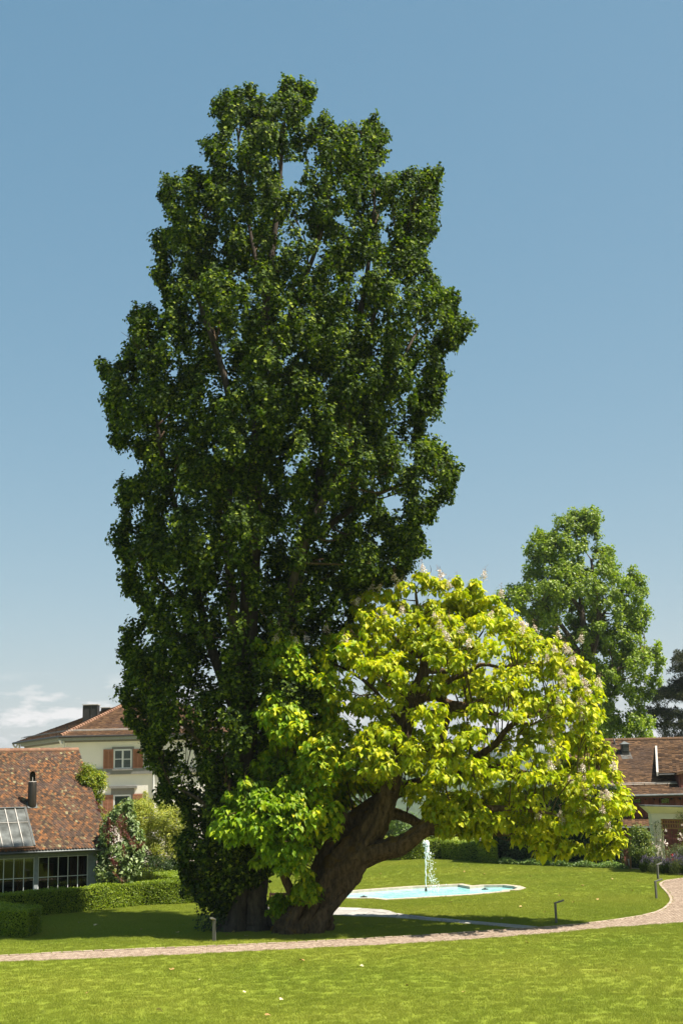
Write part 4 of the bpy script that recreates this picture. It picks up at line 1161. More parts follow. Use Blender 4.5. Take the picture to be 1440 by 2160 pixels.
q_ = MB(); q_.hexa([[dx0 + .30, yb_ - .05, dl[2] - 1.2], [dx0 + .36, yb_ - .05, dl[2] - 1.2], [dx0 + .36, dt0[1], dt0[2] - .2], [dx0 + .30, dt0[1], dt0[2] - .2], [dx0 + .30, yb_ - .05, dl[2] + .1], [dx0 + .36, yb_ - .05, dl[2] + .1], [dx0 + .36, dt0[1], dt0[2]], [dx0 + .30, dt0[1], dt0[2]]]); q_.build('dormer_cheek', M['red_trim'], barn)
# small gabled bay at the right of the dormer
gx = bR(1428, 1655); gy = dl[1] - .35
q_ = MB(); q_.hexa([[gx[0], gy, gx[2] - .4], [dx1, gy, gx[2] - .4], [dx1, gy + 1.2, gx[2] - .4], [gx[0], gy + 1.2, gx[2] - .4], [gx[0], gy, dl[2] + .05], [dx1, gy, dl[2] + .75], [dx1, gy + 1.2, dl[2] + .75], [gx[0], gy + 1.2, dl[2] + .05]]); bay = q_.build('gabled_bay', M['red_trim'], barn)
q_ = MB(); q_.hexa([[gx[0] - .12, gy - .15, dl[2] - .10], [dx1, gy - .15, dl[2] + .72], [dx1, gy + 1.2, dl[2] + .72], [gx[0] - .12, gy + 1.2, dl[2] - .10], [gx[0] - .12, gy - .15, dl[2] + .06], [dx1, gy - .15, dl[2] + .88], [dx1, gy + 1.2, dl[2] + .88], [gx[0] - .12, gy + 1.2, dl[2] + .06]]); q_.build('bay_roof', M['house_tile'], barn)
for k in range(4):
    q_ = MB(); q_.box([gx[0] + .1 + k * .22, gy - .012, (gx[2] + dl[2]) / 2 - .1], (.03, .03, dl[2] - gx[2] + .3)); q_.build('batten', M['red_board'], bay)

# ------------------------------------------------------------------ cream garden portal
YP = 69.0
por = thing('garden_portal', 'cream concrete portal with flared cornice and tapered pillar beside the barn', 'portal', tuple(D(1393, 1826, YP) * [1, 1, 0]))
def pp(px, py, dy=0.0): return D(px, py, YP + dy)
dep = 1.0
def slabp(name, quad_px, d0_, d1_, mat):
    f = [D(x, y, YP) for x, y in quad_px]
    q_ = MB(); q_.hexa([p + [0, d0_, 0] for p in f] + [p + [0, d1_, 0] for p in f]); return q_.build(name, mat, por)
slabp('pillar', [(1372.5, 1716), (1391, 1716), (1397, 1850), (1389, 1850)], 0, dep * .8, M['concrete'])
a, b_, c, d_ = pp(1391.2, 1727), pp(1391.2, 1727) + [.30, .75, 0], pp(1397.2, 1850) + [.38, .75, 0], pp(1397.2, 1850)
q_ = MB(); q_.hexa([a, d_, c, b_, a + [-.1, .02, 0], d_ + [-.1, .02, 0], c + [-.1, .02, 0], b_ + [-.1, .02, 0]]); q_.build('pillar_side', M['concrete'], por)
slabp('lintel', [(1391.2, 1716.2), (1560, 1719), (1560, 1731), (1391.2, 1727.2)], 0.0, dep * .8, M['concrete'])
f0, f1, f2, f3 = D(1361, 1701, YP - .35), D(1560, 1706, YP - .35), D(1560, 1718.8, YP), D(1372, 1715.8, YP)
bk_ = np.array([0, 1.5, 0])
q_ = MB(); q_.hexa([f3, f2, f2 + [0, .8, 0], f3 + [0, .8, 0], f0, f1, f1 + bk_, f0 + bk_]); q_.build('flared_cornice', M['concrete'], por)
q_ = MB(); up_ = np.array([0, 0, .07]); q_.hexa([f0 + [-.05, -.04, .002], f1 + [0, -.04, .002], f1 + bk_, f0 + bk_ + [-.05, 0, 0], f0 + up_ + [-.05, -.04, 0], f1 + up_ + [0, -.04, 0], f1 + bk_ + up_, f0 + bk_ + up_ + [-.05, 0, 0]]); q_.build('coping', M['zinc'], por)
latt = thing('wooden_trellis', 'slatted wooden trellis panel hung in the cream portal opening', 'trellis', tuple(pp(1415, 1747, .25)))
for y in (1729.5, 1737, 1746.5):
    p0, p1 = pp(1393, y, .25), pp(1560, y + 3, .25)
    q_ = MB(); q_.tube([p0, p1], [.035, .035], 6); q_.build('rail', M['lattice'], latt)
for px in np.arange(1396, 1560, 5.2):
    p0, p1 = pp(px, 1728.5, .29), pp(px + .3, 1747, .29)
    q_ = MB(); q_.box((p0 + p1) / 2, (.05, .02, abs(p0[2] - p1[2]))); q_.build('slat', M['lattice'], latt)

# ------------------------------------------------------------------ carved figure with staff
sb = G(1321, 1833)
YS = sb[1]
fig = thing('figure_sculpture', 'rust brown carved standing figure with upright staff at the lawn edge', 'sculpture', tuple(sb))
prof = [(1833, 9.2), (1820, 8.4), (1812, 7.2), (1806, 6.0), (1802, 7.4), (1798, 8.0), (1796.5, 4.6), (1795, 3.4), (1792, 4.2), (1789.5, 3.6), (1788, 1.2)]
pts = np.array([[*(D(1322 + (.8 if y < 1800 else 0), y, YS)), w_ * YS / FPX / 2] for y, w_ in prof]); pts[0, 2] = 0
c = bez(pts, 4)
q_ = MB(); q_.tube(c[:, :3], np.maximum(c[:, 3], .012), 14, True, lambda i, a: 1 + .10 * np.sin(2 * a) + .06 * np.sin(5 * a + i * .2)); q_.build('body', M['rust'], fig, False)
arm = bez([D(1325, 1799, YS - .05), D(1327, 1803, YS - .12), D(1327.6, 1801, YS - .1)], 4); q_ = MB(); q_.tube(arm, [.05] * len(arm), 8); q_.build('arm', M['rust'], fig)
cl = bez([D(1324, 1812, YS - .14), D(1325, 1818, YS - .17), D(1326, 1827, YS - .18)], 4); q_ = MB(); q_.tube(cl, np.linspace(.05, .02, len(cl)), 8); q_.build('pale_fold', M['weathered'], fig)
st_ = [D(1328, 1767, YS - .08), D(1328.3, 1800, YS - .08), D(1328.7, 1832, YS - .08)]; st_[-1][2] = 0
q_ = MB(); q_.tube(st_, [.035, .05, .055], 8); q_.build('staff', M['lattice'], fig)

# ------------------------------------------------------------------ path lamps
lamp0 = thing('path_lamp', 'x', 'lamp', (0, 0, 0), 'low metal path lamps on the lawn')
q_ = MB(); q_.box((0, 0, .34), (.055, .105, .68)); q_.build('post', M['lamp_metal'], lamp0)
q_ = MB(); q_.hexa([[-.03, -.056, .655], [.30, -.056, .735], [.30, .056, .735], [-.03, .056, .655], [-.03, -.056, .69], [.30, -.056, .775], [.30, .056, .775], [-.03, .056, .69]]); q_.build('lamp_head', M['lamp_metal'], lamp0)
q_ = MB(); q_.hexa([[.10, -.04, .676], [.27, -.04, .718], [.27, .04, .718], [.10, .04, .676], [.10, -.04, .682], [.27, -.04, .726], [.27, .04, .726], [.10, .04, .682]]); q_.build('diffuser', M['weathered'], lamp0)
q_ = MB(); q_.box((.302, 0, .755), (.006, .10, .05)); q_.build('end_cap', M['weathered'], lamp0)
lamp_at = [((452, 1986), -1.75, 'grey path lamp on the lawn before the dark trunk of the tall tree'),
           ((1172.5, 1948), .15, 'dark bent path lamp beside the tip of the pale slab path'),
           ((1383.5, 1896), .25, 'dark bent path lamp beside the curve where the brick path widens'),
           ((1387, 1855), .6, 'dark path lamp in front of the lavender bed')]
for i, (p, rz, lb) in enumerate(lamp_at):
    g_ = G(*p)
    if i == 0: lamp0.location = tuple(g_); lamp0.rotation_euler = (0, 0, rz); lamp0['label'] = lb
    else: copy_tree(lamp0, g_, rz, lb)
g_ = G(263, 1852, .72); copy_tree(lamp0, (g_[0], g_[1], 0), .2, 'path lamp showing just its head above the clipped hedge by the red-plumed shrub')

# ------------------------------------------------------------------ bench behind the trunks
bc = D(605, 1920, 50.5); bc[2] = 0
for (px_, py_, rr_, sd_) in ((652, 1946, 1.25, 5), (520, 1944, 1.35, 6)):
    c_ = G(px_, py_); R_ = np.random.default_rng(sd_); a_ = np.linspace(0, 6.28, 40)[:-1]
    r_ = rr_ * (1 + .18 * np.sin(3 * a_ + sd_) + .12 * np.sin(7 * a_) + R_.normal(0, .06, 39))
    q_ = MB(); q_.prism([(c_[0] + math.cos(x_) * y_, c_[1] + math.sin(x_) * y_ * .85) for x_, y_ in zip(a_, r_)], -.05, .005 + .001 * sd_); kind(q_.build('bare_soil', M['soil']), 'structure')
bench = thing('garden_bench', 'dark wooden slatted garden bench between the two trunks', 'bench', tuple(bc))
def benbox(name, c, s_): q_ = MB(); q_.box(bc + np.array(c), s_); return q_.build(name, M['bench_wood'], bench)
for sx in (-.62, .62):
    benbox('leg', (sx, -.02, .44), (.065, .06, .88)); benbox('leg', (sx, .50, .22), (.065, .06, .44)); benbox('armrest', (sx, .24, .64), (.07, .55, .04)); benbox('arm_post', (sx, .50, .53), (.06, .06, .18))
benbox('top_rail', (0, -.02, .82), (1.17, .04, .09)); benbox('lower_rail', (0, -.02, .50), (1.17, .035, .06)); benbox('mid_rail', (0, -.025, .66), (1.17, .02, .03))
for k in range(11): benbox('back_slat', (-.52 + k * .104, -.02, .655), (.04, .016, .24))
for k in range(6): benbox('seat_slat', (0, .06 + k * .088, .43), (1.28, .07, .025))

# ------------------------------------------------------------------ stone pedestal beyond the hedge
pb_ = D(1013, 1800, 88); pb_[2] = 0
ped = thing('stone_pedestal', 'weathered stone pedestal with urn behind the clipped hedge', 'pedestal', tuple(pb_))
zt_ = D(1013, 1757, 88)[2]; zb_ = D(1013, 1776, 88)[2]
def pbx(name, w_, z0, z1): q_ = MB(); q_.box(pb_ + [0, 0, (z0 + z1) / 2], (w_, w_, z1 - z0)); return q_.build(name, M['stone'], ped)
pbx('plinth', .62, 0, zb_ + .10); pbx('base', .52, zb_ + .101, zb_ + .16); pbx('shaft', .44, zb_ + .161, zt_); pbx('cap', .56, zt_ + .001, zt_ + .08)
q_ = MB(); q_.tube([pb_ + [0, 0, zt_ + .08], pb_ + [0, 0, zt_ + .14], pb_ + [0, 0, zt_ + .2], pb_ + [0, 0, zt_ + .42], pb_ + [0, 0, zt_ + .5]], [.16, .08, .14, .26, .29], 18); q_.build('urn', M['stone'], ped, True)
q_ = MB(); tc_ = D(1000, 1778, 90); q_.box([tc_[0], 90, D(1013, 1779, 90)[2] - .1], (5.5, 4, .2)); kind(q_.build('terrace', M['rim']), 'structure')

# ================================================================== HEDGES AND PLANTS
def scatter_prism(mb, poly, z0, z1, dens_, R, Ls, tm=DIAMOND, asp=.6, jit=.03, side_front_only=True):
    P = np.asarray(poly); n = len(P); Cs = []; Ns = []
    ar = np.sum(P[:, 0] * np.roll(P[:, 1], -1) - np.roll(P[:, 0], -1) * P[:, 1]); sg = 1 if ar > 0 else -1
    for i in range(n):
        a, b_ = P[i], P[(i + 1) % n]; d = b_ - a; ln_ = np.linalg.norm(d); k = int(ln_ * (z1 - z0) * dens_)
        nn_ = np.array([d[1], -d[0], 0]) / (ln_ + 1e-9) * sg
        f = R.random(k); z = R.uniform(z0, z1, k)
        Cs.append(np.stack([a[0] + d[0] * f, a[1] + d[1] * f, z], 1)); Ns.append(np.broadcast_to(nn_, (k, 3)))
    lo, hi = P.min(0), P.max(0); k = int(np.prod(hi - lo) * dens_ * 1.1); xy = R.uniform(lo, hi, (k, 2)); kp = pip(xy[:, 0], xy[:, 1], P); xy = xy[kp]
    Cs.append(np.column_stack([xy, np.full(len(xy), z1)])); Ns.append(np.broadcast_to(np.array([0, 0, 1.0]), (len(xy), 3)))
    C = np.concatenate(Cs); N = np.concatenate(Ns); m_ = len(C)
    und = .03 * np.sin(C[:, 0] * 3.1 + C[:, 2] * 2) + .025 * np.sin(C[:, 1] * 4.3 + 1 + C[:, 0])
    C = C + N * (R.normal(0, jit, m_) + und)[:, None]
    NN = nrm(N + R.normal(0, .65, (m_, 3))); T = nrm(R.normal(0, 1, (m_, 3)) + np.array([0, 0, .5]))
    L_ = Ls * R.uniform(.6, 1.4, m_)
    add_leaves(mb, C, NN, T, L_, L_ * asp, tm)
def hedge(name, label, polys, z1, dens_, Ls, mat, cat='hedge', group=None, seed=1, asp=.6, jit=.03):
    R = np.random.default_rng(seed)
    c = np.mean(np.concatenate(polys), 0)
    t_ = thing(name, label, cat, (*c, 0), group)
    co = MB(); lf = MB()
    for i, p in enumerate(polys):
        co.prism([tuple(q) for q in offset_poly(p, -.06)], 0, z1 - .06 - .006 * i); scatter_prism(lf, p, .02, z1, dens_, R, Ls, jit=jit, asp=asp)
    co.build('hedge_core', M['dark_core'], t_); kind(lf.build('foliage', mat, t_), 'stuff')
    return t_
HZ_ = .92
def offb(pts, dy):      # strip behind a front line
    P = np.array([G(x, y, HZ_)[:2] for x, y in pts]); return np.vstack([P, (P + np.array([0, dy]))[::-1]])
h1 = offb([(-40, 1892), (60, 1883.5), (180, 1873.5), (300, 1863), (400, 1858.5), (452, 1857.5)], .85)
h2 = np.array([G(x, y, HZ_)[:2] for x, y in [(455, 1860), (377, 1853.5), (330, 1843), (280, 1830), (281, 1823.5), (316, 1822.5), (378, 1833), (440, 1845), (478, 1854)]])
hedge('clipped_hedge', 'low clipped box hedge turning a sharp corner in front of the cottage', [h1, h2], HZ_, 1900, .055, M['hedge_leaf'], group=None, seed=1)
h3p = [(-60, 1911), (20, 1920), (58, 1921)]
P = np.array([G(x, y, .9)[:2] for x, y in h3p]); h3 = np.vstack([P, (P + np.array([0.15, 1.5]))[::-1]])
hedge('clipped_hedge', 'square end of a low clipped hedge beside the shaded lawn', [h3], .9, 1900, .055, M['hedge_leaf'], seed=2)
P = np.array([G(x, y)[:2] for x, y in [(640, 1822), (740, 1818), (860, 1814), (937, 1811.5)]]); h4 = np.vstack([P, (P + np.array([0, 1.5]))[::-1]])
hedge('clipped_hedge', 'clipped hedge closing the lawn behind the fountain jet', [h4], 1.12, 900, .075, M['hedge_leaf'], seed=3)
P = np.array([G(x, y)[:2] for x, y in [(932, 1813), (960, 1814), (1010, 1819), (1046, 1822)]]); h5 = np.vstack([P, (P + np.array([0.3, 1.2]))[::-1]])
hedge('clipped_hedge', 'shaded clipped hedge bending forward beside the stone pedestal', [h5], 1.05, 900, .075, M['hedge_leaf'], seed=4)
P = np.array([G(x, y)[:2] for x, y in [(1036, 1822), (1100, 1825), (1200, 1828), (1322, 1832)]]); h6 = np.vstack([P, (P + np.array([0.3, 1.8]))[::-1]]) + np.array([0, 1.2])
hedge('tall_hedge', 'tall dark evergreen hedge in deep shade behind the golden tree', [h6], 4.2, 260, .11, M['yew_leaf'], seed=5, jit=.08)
P = np.array([G(x, y)[:2] for x, y in [(1330, 1831), (1378, 1835)]]); h7 = np.vstack([P, (P + np.array([0.1, .8]))[::-1]]) + np.array([0, .15])
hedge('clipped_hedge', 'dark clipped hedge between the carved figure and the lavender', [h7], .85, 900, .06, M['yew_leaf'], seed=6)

def bush(name, label, cat, px_poly, Y, ratio, nb, r0, r1, step, clumps, nl, rc, Ls, asp, tm, mat, cap=2.0, base_px=None, stems=4, seed=1, upb=.4, droop=.2, group=None, stem_r=.02):
    R = np.random.default_rng(seed)
    poly = world_poly(px_poly, Y); cx = poly[:, 0].mean()
    bx = D(base_px[0], base_px[1], Y)[0] if base_px else cx
    t_ = thing(name, label, cat, (bx, Y, 0), group)
    C, Rd = boughs(px_poly, Y, ratio, nb, r0, r1, step, cap, R=R)
    mb = MB(); foliage(mb, C, Rd, (cx, Y), clumps, nl, rc, Ls, asp, tm, (1, 1, 1), upb, droop, R)
    kind(mb.build('foliage', mat, t_), 'stuff')
    sm = MB()
    for k in range(stems):
        e_ = C[R.integers(len(C))]; b0 = np.array([bx + R.normal(0, .15), Y + R.normal(0, .15), -.05])
        P = bez([b0, (b0 + e_) / 2 + [R.normal(0, .1), R.normal(0, .1), .2], e_], 5); sm.tube(P, np.linspace(stem_r, stem_r * .4, len(P)), 6)
    for c in C[:: max(1, len(C) // 20)]:
        b0 = np.array([bx, Y, max(c[2] * .35, 0)]); P = bez([b0, (b0 + c) / 2 + R.normal(0, .1, 3), c], 4); sm.tube(P, np.linspace(stem_r * .6, .006, len(P)), 5)
    sm.build('stems', M['twig_bark'], t_)
    return t_, C, Rd
# garden by the cottage
bush('acer_shrub', 'rounded yellow-green leafy shrub between the villa and the dark tree', 'shrub',
     [(250, 1740), (240, 1710), (275, 1695), (300, 1688), (345, 1692), (380, 1705), (402, 1725), (400, 1750), (385, 1775), (398, 1800), (380, 1825), (340, 1822), (300, 1815), (280, 1790), (262, 1765)],
     66, .85, 110, .25, .45, .4, 18, 16, .2, .09, .6, DIAMOND, M['acer_leaf'], base_px=(340, 1830), seed=11)
t_, C, Rd = bush('plume_shrub', 'grey-green shrub with red brown seed plumes at the cottage corner', 'shrub',
     [(212, 1800), (218, 1745), (235, 1715), (258, 1705), (272, 1690), (284, 1735), (300, 1770), (296, 1810), (282, 1840), (262, 1868), (215, 1872), (208, 1840)],
     56.4, .6, 42, .15, .30, .32, 9, 8, .22, .15, .85, HEART, M['hydrangea_leaf'], base_px=(250, 1880), seed=12, upb=.2)
R = np.random.default_rng(13)
plume_px = [(213, 1712), (210, 1700), (228, 1742), (235, 1752), (247, 1740), (252, 1728), (258, 1735), (262, 1748), (240, 1770), (228, 1765), (222, 1750), (276, 1775), (282, 1772), (298, 1782), (262, 1795), (236, 1812), (240, 1820), (255, 1755), (268, 1760), (244, 1760), (232, 1735), (250, 1850), (231, 1758)]
for x, y in plume_px:
    c0 = D(x, y, 55.1 + R.uniform(-.2, .3)); d = nrm(np.array([R.normal(0, .5), -.2, R.uniform(.3, 1) * R.choice([1, -1, 1])])); ln_ = R.uniform(.34, .6)
    k = 150; f = R.random(k); rr = .12 * (1 - f * .8); Cc = c0 + np.outer(f - .5, d) * ln_ + R.normal(0, 1, (k, 3)) * rr[:, None] * .6
    q_ = MB(); add_leaves(q_, Cc, R.normal(0, 1, (k, 3)), R.normal(0, 1, (k, 3)), R.uniform(.03, .06, k), R.uniform(.02, .04, k), DIAMOND)
    q_.tube([c0 - d * ln_ * .5, c0 + d * ln_ * .5], [.008, .004], 4); q_.build('seed_plume', M['red_panicle'], t_)
bush('wisteria_vine', 'bright yellow-green climbing vine behind the cottage gable', 'vine',
     [(168, 1640), (175, 1615), (195, 1620), (215, 1632), (222, 1648), (215, 1665), (208, 1690), (212, 1715), (232, 1735), (225, 1745), (200, 1720), (180, 1680), (165, 1660)],
     60, .6, 36, .18, .34, .35, 14, 12, .2, .11, .42, DIAMOND, M['wisteria_leaf'], base_px=(215, 1860), seed=14, droop=.5)
bush('dark_shrub', 'dark low shrub tucked behind the hedge corner', 'shrub', [(275, 1822), (300, 1805), (345, 1815), (400, 1822), (430, 1840), (440, 1855), (360, 1850), (290, 1835)], 63, .6, 22, .2, .35, .4, 12, 10, .2, .09, .6, DIAMOND, M['yew_leaf'], seed=15, stems=2)
bush('climbing_rose', 'slender leafy climber against the villa wall', 'vine', [(305, 1715), (303, 1680), (307, 1664), (312, 1680), (314, 1715)], 88, .9, 8, .16, .25, .4, 10, 10, .15, .08, .6, DIAMOND, M['acer_leaf'], seed=16, stems=2)
# behind the far hedge
for i, (pl, Y, mt, lb) in enumerate([
    ([(890, 1790), (895, 1720), (925, 1675), (965, 1670), (995, 1700), (1003, 1790)], 86, 'bush_leaf', 'leafy green shrub behind the far hedge beside the stone pedestal'),
    ([(1022, 1790), (1024, 1700), (1050, 1660), (1100, 1660), (1130, 1700), (1135, 1790)], 92, 'cover_leaf', 'pale green shrub beyond the terrace beside the stone pedestal'),
    ([(795, 1775), (800, 1735), (830, 1712), (868, 1720), (885, 1750), (890, 1778)], 83, 'cover_leaf', 'bright green shrub behind the far hedge near the fountain jet'),
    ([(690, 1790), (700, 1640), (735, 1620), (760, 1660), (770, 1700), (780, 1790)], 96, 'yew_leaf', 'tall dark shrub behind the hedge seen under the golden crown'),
    ([(540, 1810), (550, 1690), (600, 1655), (670, 1690), (690, 1810)], 92, 'bush_leaf', 'broad green shrub behind the hedge hidden by the trunks')]):
    bush('garden_shrub', lb, 'shrub', pl, Y, .7, 26, .35, .6, .7, 13, 12, .28, .12, .6, DIAMOND, M[mt], seed=20 + i, stems=3, group='shrubs behind the far hedge')
# ground cover strip in front of the tall hedge
R = np.random.default_rng(33); cv = MB(); k = 9000
fx = R.uniform(1050, 1325, k); f = (fx - 1050) / 275
P = np.array([G(a, 1823 + 11 * (a - 1050) / 275) for a in fx]); dy = R.uniform(-.1, 1.4, k); P[:, 1] += dy; P[:, 2] = R.uniform(.03, .36, k) * (1 - np.clip(-dy * 3, 0, 1)) * (.75 + .25 * np.sin(P[:, 0] * 5))
add_leaves(cv, P, nrm(R.normal(0, .5, (k, 3)) + [0, -.4, .8]), R.normal(0, 1, (k, 3)), R.uniform(.06, .12, k), R.uniform(.05, .09, k), DIAMOND)
o = cv.build('ground_cover', M['cover_leaf']); kind(o, 'stuff'); tag(o, 'low light green ground cover along the foot of the tall dark hedge', 'ground cover')
# bed by the portal
bush('golden_bush', 'yellow-green rounded bush in front of the barn lean-to', 'bush', [(1328, 1800), (1330, 1760), (1338, 1742), (1355, 1748), (1368, 1765), (1376, 1790), (1372, 1815), (1345, 1810)], 68.5, .8, 34, .22, .4, .4, 14, 12, .2, .095, .5, DIAMOND, M['bush_leaf'], seed=41, stems=3)
bush('silver_shrub', 'mounded grey-green shrub at the foot of the cream portal', 'shrub', [(1402, 1815), (1404, 1797), (1420, 1787), (1445, 1786), (1470, 1790), (1480, 1820)], 67, .8, 24, .2, .35, .4, 14, 14, .17, .08, .35, DIAMOND, M['silver_leaf'], seed=42, stems=2)
def lav(label, px0, px1, base_y, h, seed, Y):
    R = np.random.default_rng(seed); a, b_ = D(px0, base_y, Y), D(px1, base_y, Y)
    t_ = thing('lavender_bush', label, 'lavender', ((a[0] + b_[0]) / 2, Y, 0), 'lavender along the garden path')
    lf, fl_ = MB(), MB(); cx, rw = (a[0] + b_[0]) / 2, (b_[0] - a[0]) / 2; k = 900
    ang = R.uniform(0, 6.28, k); rr = np.sqrt(R.random(k)); P = np.stack([cx + np.cos(ang) * rr * rw, Y + np.sin(ang) * rr * rw * .8, R.uniform(.02, h * .7, k) * np.sqrt(1 - rr * rr * .8)], 1)
    out = nrm(np.stack([np.cos(ang) * rr, np.sin(ang) * rr, np.full(k, 1.2)], 1) + R.normal(0, .2, (k, 3)))
    add_leaves(lf, P, nrm(np.cross(out, R.normal(0, 1, (k, 3)))), out, R.uniform(.14, .28, k), np.full(k, .03), NEEDLE)
    k2 = 130; ang = R.uniform(0, 6.28, k2); rr = np.sqrt(R.random(k2)); z = h * np.sqrt(1 - rr * rr * .75) * R.uniform(.8, 1.1, k2)
    P = np.stack([cx + np.cos(ang) * rr * rw * 1.1, Y + np.sin(ang) * rr * rw * .9, z], 1); out = nrm(np.stack([np.cos(ang) * rr * .7, np.sin(ang) * rr * .7, np.full(k2, 1.0)], 1))
    add_leaves(fl_, P, nrm(np.cross(out, R.normal(0, 1, (k2, 3)))), out, R.uniform(.07, .13, k2), np.full(k2, .045), NEEDLE)
    kind(lf.build('foliage', M['silver_leaf'] if seed % 2 else M['yew_leaf'], t_), 'stuff'); kind(fl_.build('flower_spikes', M['lavender'], t_), 'stuff')
for i, (a, b_, yb, h, Y, lb) in enumerate([(1352, 1378, 1832, .8, 67.8, 'lavender bush beside the clipped hedge by the brick garden path'), (1372, 1400, 1836, .85, 66.9, 'lavender bush at the foot of the cream pillar'),
    (1395, 1420, 1838, .75, 66.3, 'lavender bush in front of the grey-green shrub'), (1415, 1446, 1842, .95, 65.8, 'tall lavender bush under the red flowers'), (1440, 1475, 1846, .9, 65.4, 'lavender bush beyond the red flowers along the path')]): lav(lb, a, b_, yb, h, 50 + i, Y)
R = np.random.default_rng(61)
rf_ = thing('red_flowers', 'sprig of red flowers above the lavender by the portal', 'flowers', tuple(D(1424, 1830, 66.6) * [1, 1, 0]))
for x, y in ((1420, 1813), (1426, 1814), (1423, 1817), (1416, 1804), (1432, 1816)):
    c = D(x, y, 66.4); q_ = MB(); k = 14; add_leaves(q_, c + R.normal(0, .035, (k, 3)), R.normal(0, 1, (k, 3)), R.normal(0, 1, (k, 3)), np.full(k, .07), np.full(k, .06), DIAMOND); q_.build('blossom', M['red_flower'], rf_)
    q_ = MB(); q_.tube([[c[0], c[1], 0], c], [.008, .006], 5); q_.build('stem', M['hedge_leaf'], rf_)
cr = thing('rambling_rose', 'rambling rose with white flowers climbing the cream pillar', 'rose', tuple(D(1384, 1830, YP - .15) * [1, 1, 0]))
lf = MB(); sm = MB()
for (pts, n_) in (([(1386, 1826), (1384, 1790), (1382, 1750), (1381, 1735)], 170), ([(1390, 1826), (1394, 1790), (1397, 1755), (1402, 1742)], 90), ([(1437, 1790), (1432, 1755), (1440, 1725), (1432, 1718)], 240), ([(1388, 1826), (1398, 1800), (1405, 1785)], 60)):
    c = bez([D(x, y, YP - .12) for x, y in pts], 8); sm.tube(c, np.full(len(c), .014), 5)
    i = R.integers(0, len(c), n_); P = c[i] + R.normal(0, 1, (n_, 3)) * [.16, .06, .12]
    add_leaves(lf, P, nrm(R.normal(0, .6, (n_, 3)) + [0, -.6, .5]), R.normal(0, 1, (n_, 3)), R.uniform(.05, .1, n_), R.uniform(.035, .065, n_), DIAMOND)
sm.build('stems', M['twig_bark'], cr); kind(lf.build('foliage', M['bush_leaf'], cr), 'stuff')
for x, y in ((1403, 1752), (1406, 1778), (1404, 1782), (1400, 1776), (1383, 1785), (1384, 1787), (1375, 1778), (1392, 1772), (1434, 1760), (1438, 1765), (1430, 1770), (1437, 1740), (1430, 1718)):
    c = D(x, y, YP - .25); q_ = MB(); k = 14; add_leaves(q_, c + R.normal(0, .03, (k, 3)), R.normal(0, 1, (k, 3)), R.normal(0, 1, (k, 3)), np.full(k, .06), np.full(k, .055), DIAMOND); q_.build('rose_flower', M['rose_petal'], cr)
o = MB(); o.prism([tuple(G(x, y)[:2]) for x, y in [(1336, 1826), (1400, 1832), (1445, 1838), (1530, 1846), (1530, 1812), (1336, 1812)]], -.1, .003); kind(o.build('flower_bed', M['soil']), 'structure')

# ================================================================== TREES
# ---- background deciduous tree
R = np.random.default_rng(91); YT = 98.0
pt_out = [(1228, 1080), (1252, 1080), (1262, 1100), (1258, 1130), (1262, 1150), (1285, 1165), (1287, 1195), (1300, 1215), (1310, 1225), (1330, 1205), (1350, 1225), (1358, 1250), (1352, 1275), (1365, 1298), (1350, 1335), (1340, 1365), (1365, 1370), (1385, 1368), (1392, 1400), (1385, 1440), (1370, 1470), (1352, 1480),
          (1350, 1510), (1370, 1525), (1372, 1555), (1330, 1575), (1260, 1575), (1225, 1560), (1215, 1480), (1205, 1420), (1195, 1370), (1150, 1345), (1125, 1320), (1090, 1290), (1062, 1275), (1055, 1255), (1080, 1245), (1110, 1235), (1112, 1205), (1130, 1190), (1112, 1165), (1135, 1125), (1165, 1125), (1180, 1100), (1205, 1085), (1212, 1100)]
pt_holes = [[(1238, 1170), (1252, 1172), (1250, 1185), (1240, 1184)], [(1190, 1320), (1200, 1325), (1196, 1345), (1188, 1340)]]
tb = D(1240, 1800, YT); tb[2] = 0
ptree = thing('broadleaf_tree', 'tall fresh green broadleaf tree rising behind the barn', 'tree', tuple(tb))
stems = []
sm = MB()
for pts in ([(1240, 1800, YT, 34), (1238, 1600, YT, 26), (1235, 1400, YT, 17), (1222, 1250, YT, 9), (1215, 1120, YT, 3)], [(1236, 1420, YT, 16), (1262, 1300, YT - 1, 11), (1245, 1180, YT - 1, 5)], [(1225, 1390, YT, 14), (1195, 1335, YT - .5, 10), (1140, 1270, YT - 1, 5), (1080, 1255, YT - 1, 3)],
            [(1240, 1500, YT, 14), (1290, 1420, YT - 1, 9), (1360, 1385, YT - 1, 4)], [(1235, 1350, YT, 10), (1290, 1270, YT + 1, 6), (1335, 1220, YT + 1, 3)], [(1230, 1300, YT, 9), (1180, 1220, YT, 6), (1135, 1150, YT, 3)]):
    stems.append(limb(sm, pts, 9, 6))
sm.build('trunk', M['poplar_bark'], ptree, True)
C, Rd = boughs(pt_out, YT, .75, 330, .45, .8, .75, 5.0, pt_holes, shell=.75, edge_r=.65, R=R, spray=(.5, .3, .4))
tw = MB(); twigs(tw, stems, C, .5, .04, R, .4); kind(tw.build('branches', M['twig_bark'], ptree, True), 'stuff')
mb = MB(); foliage(mb, C, Rd, (tb[0], YT), 13, 15, .30, .21, .85, DIAMOND, (1, 1, 1.0), .35, .35, R, holes_px=pt_holes, within=(pt_out, 7.0), sweep=.3)
tip_sprays(mb, pt_out, YT, (tb[0], YT), .2, .85, .36, 12, .4, R, 1.2)
kind(mb.build('crown', M['planetree_leaf'], ptree), 'stuff')

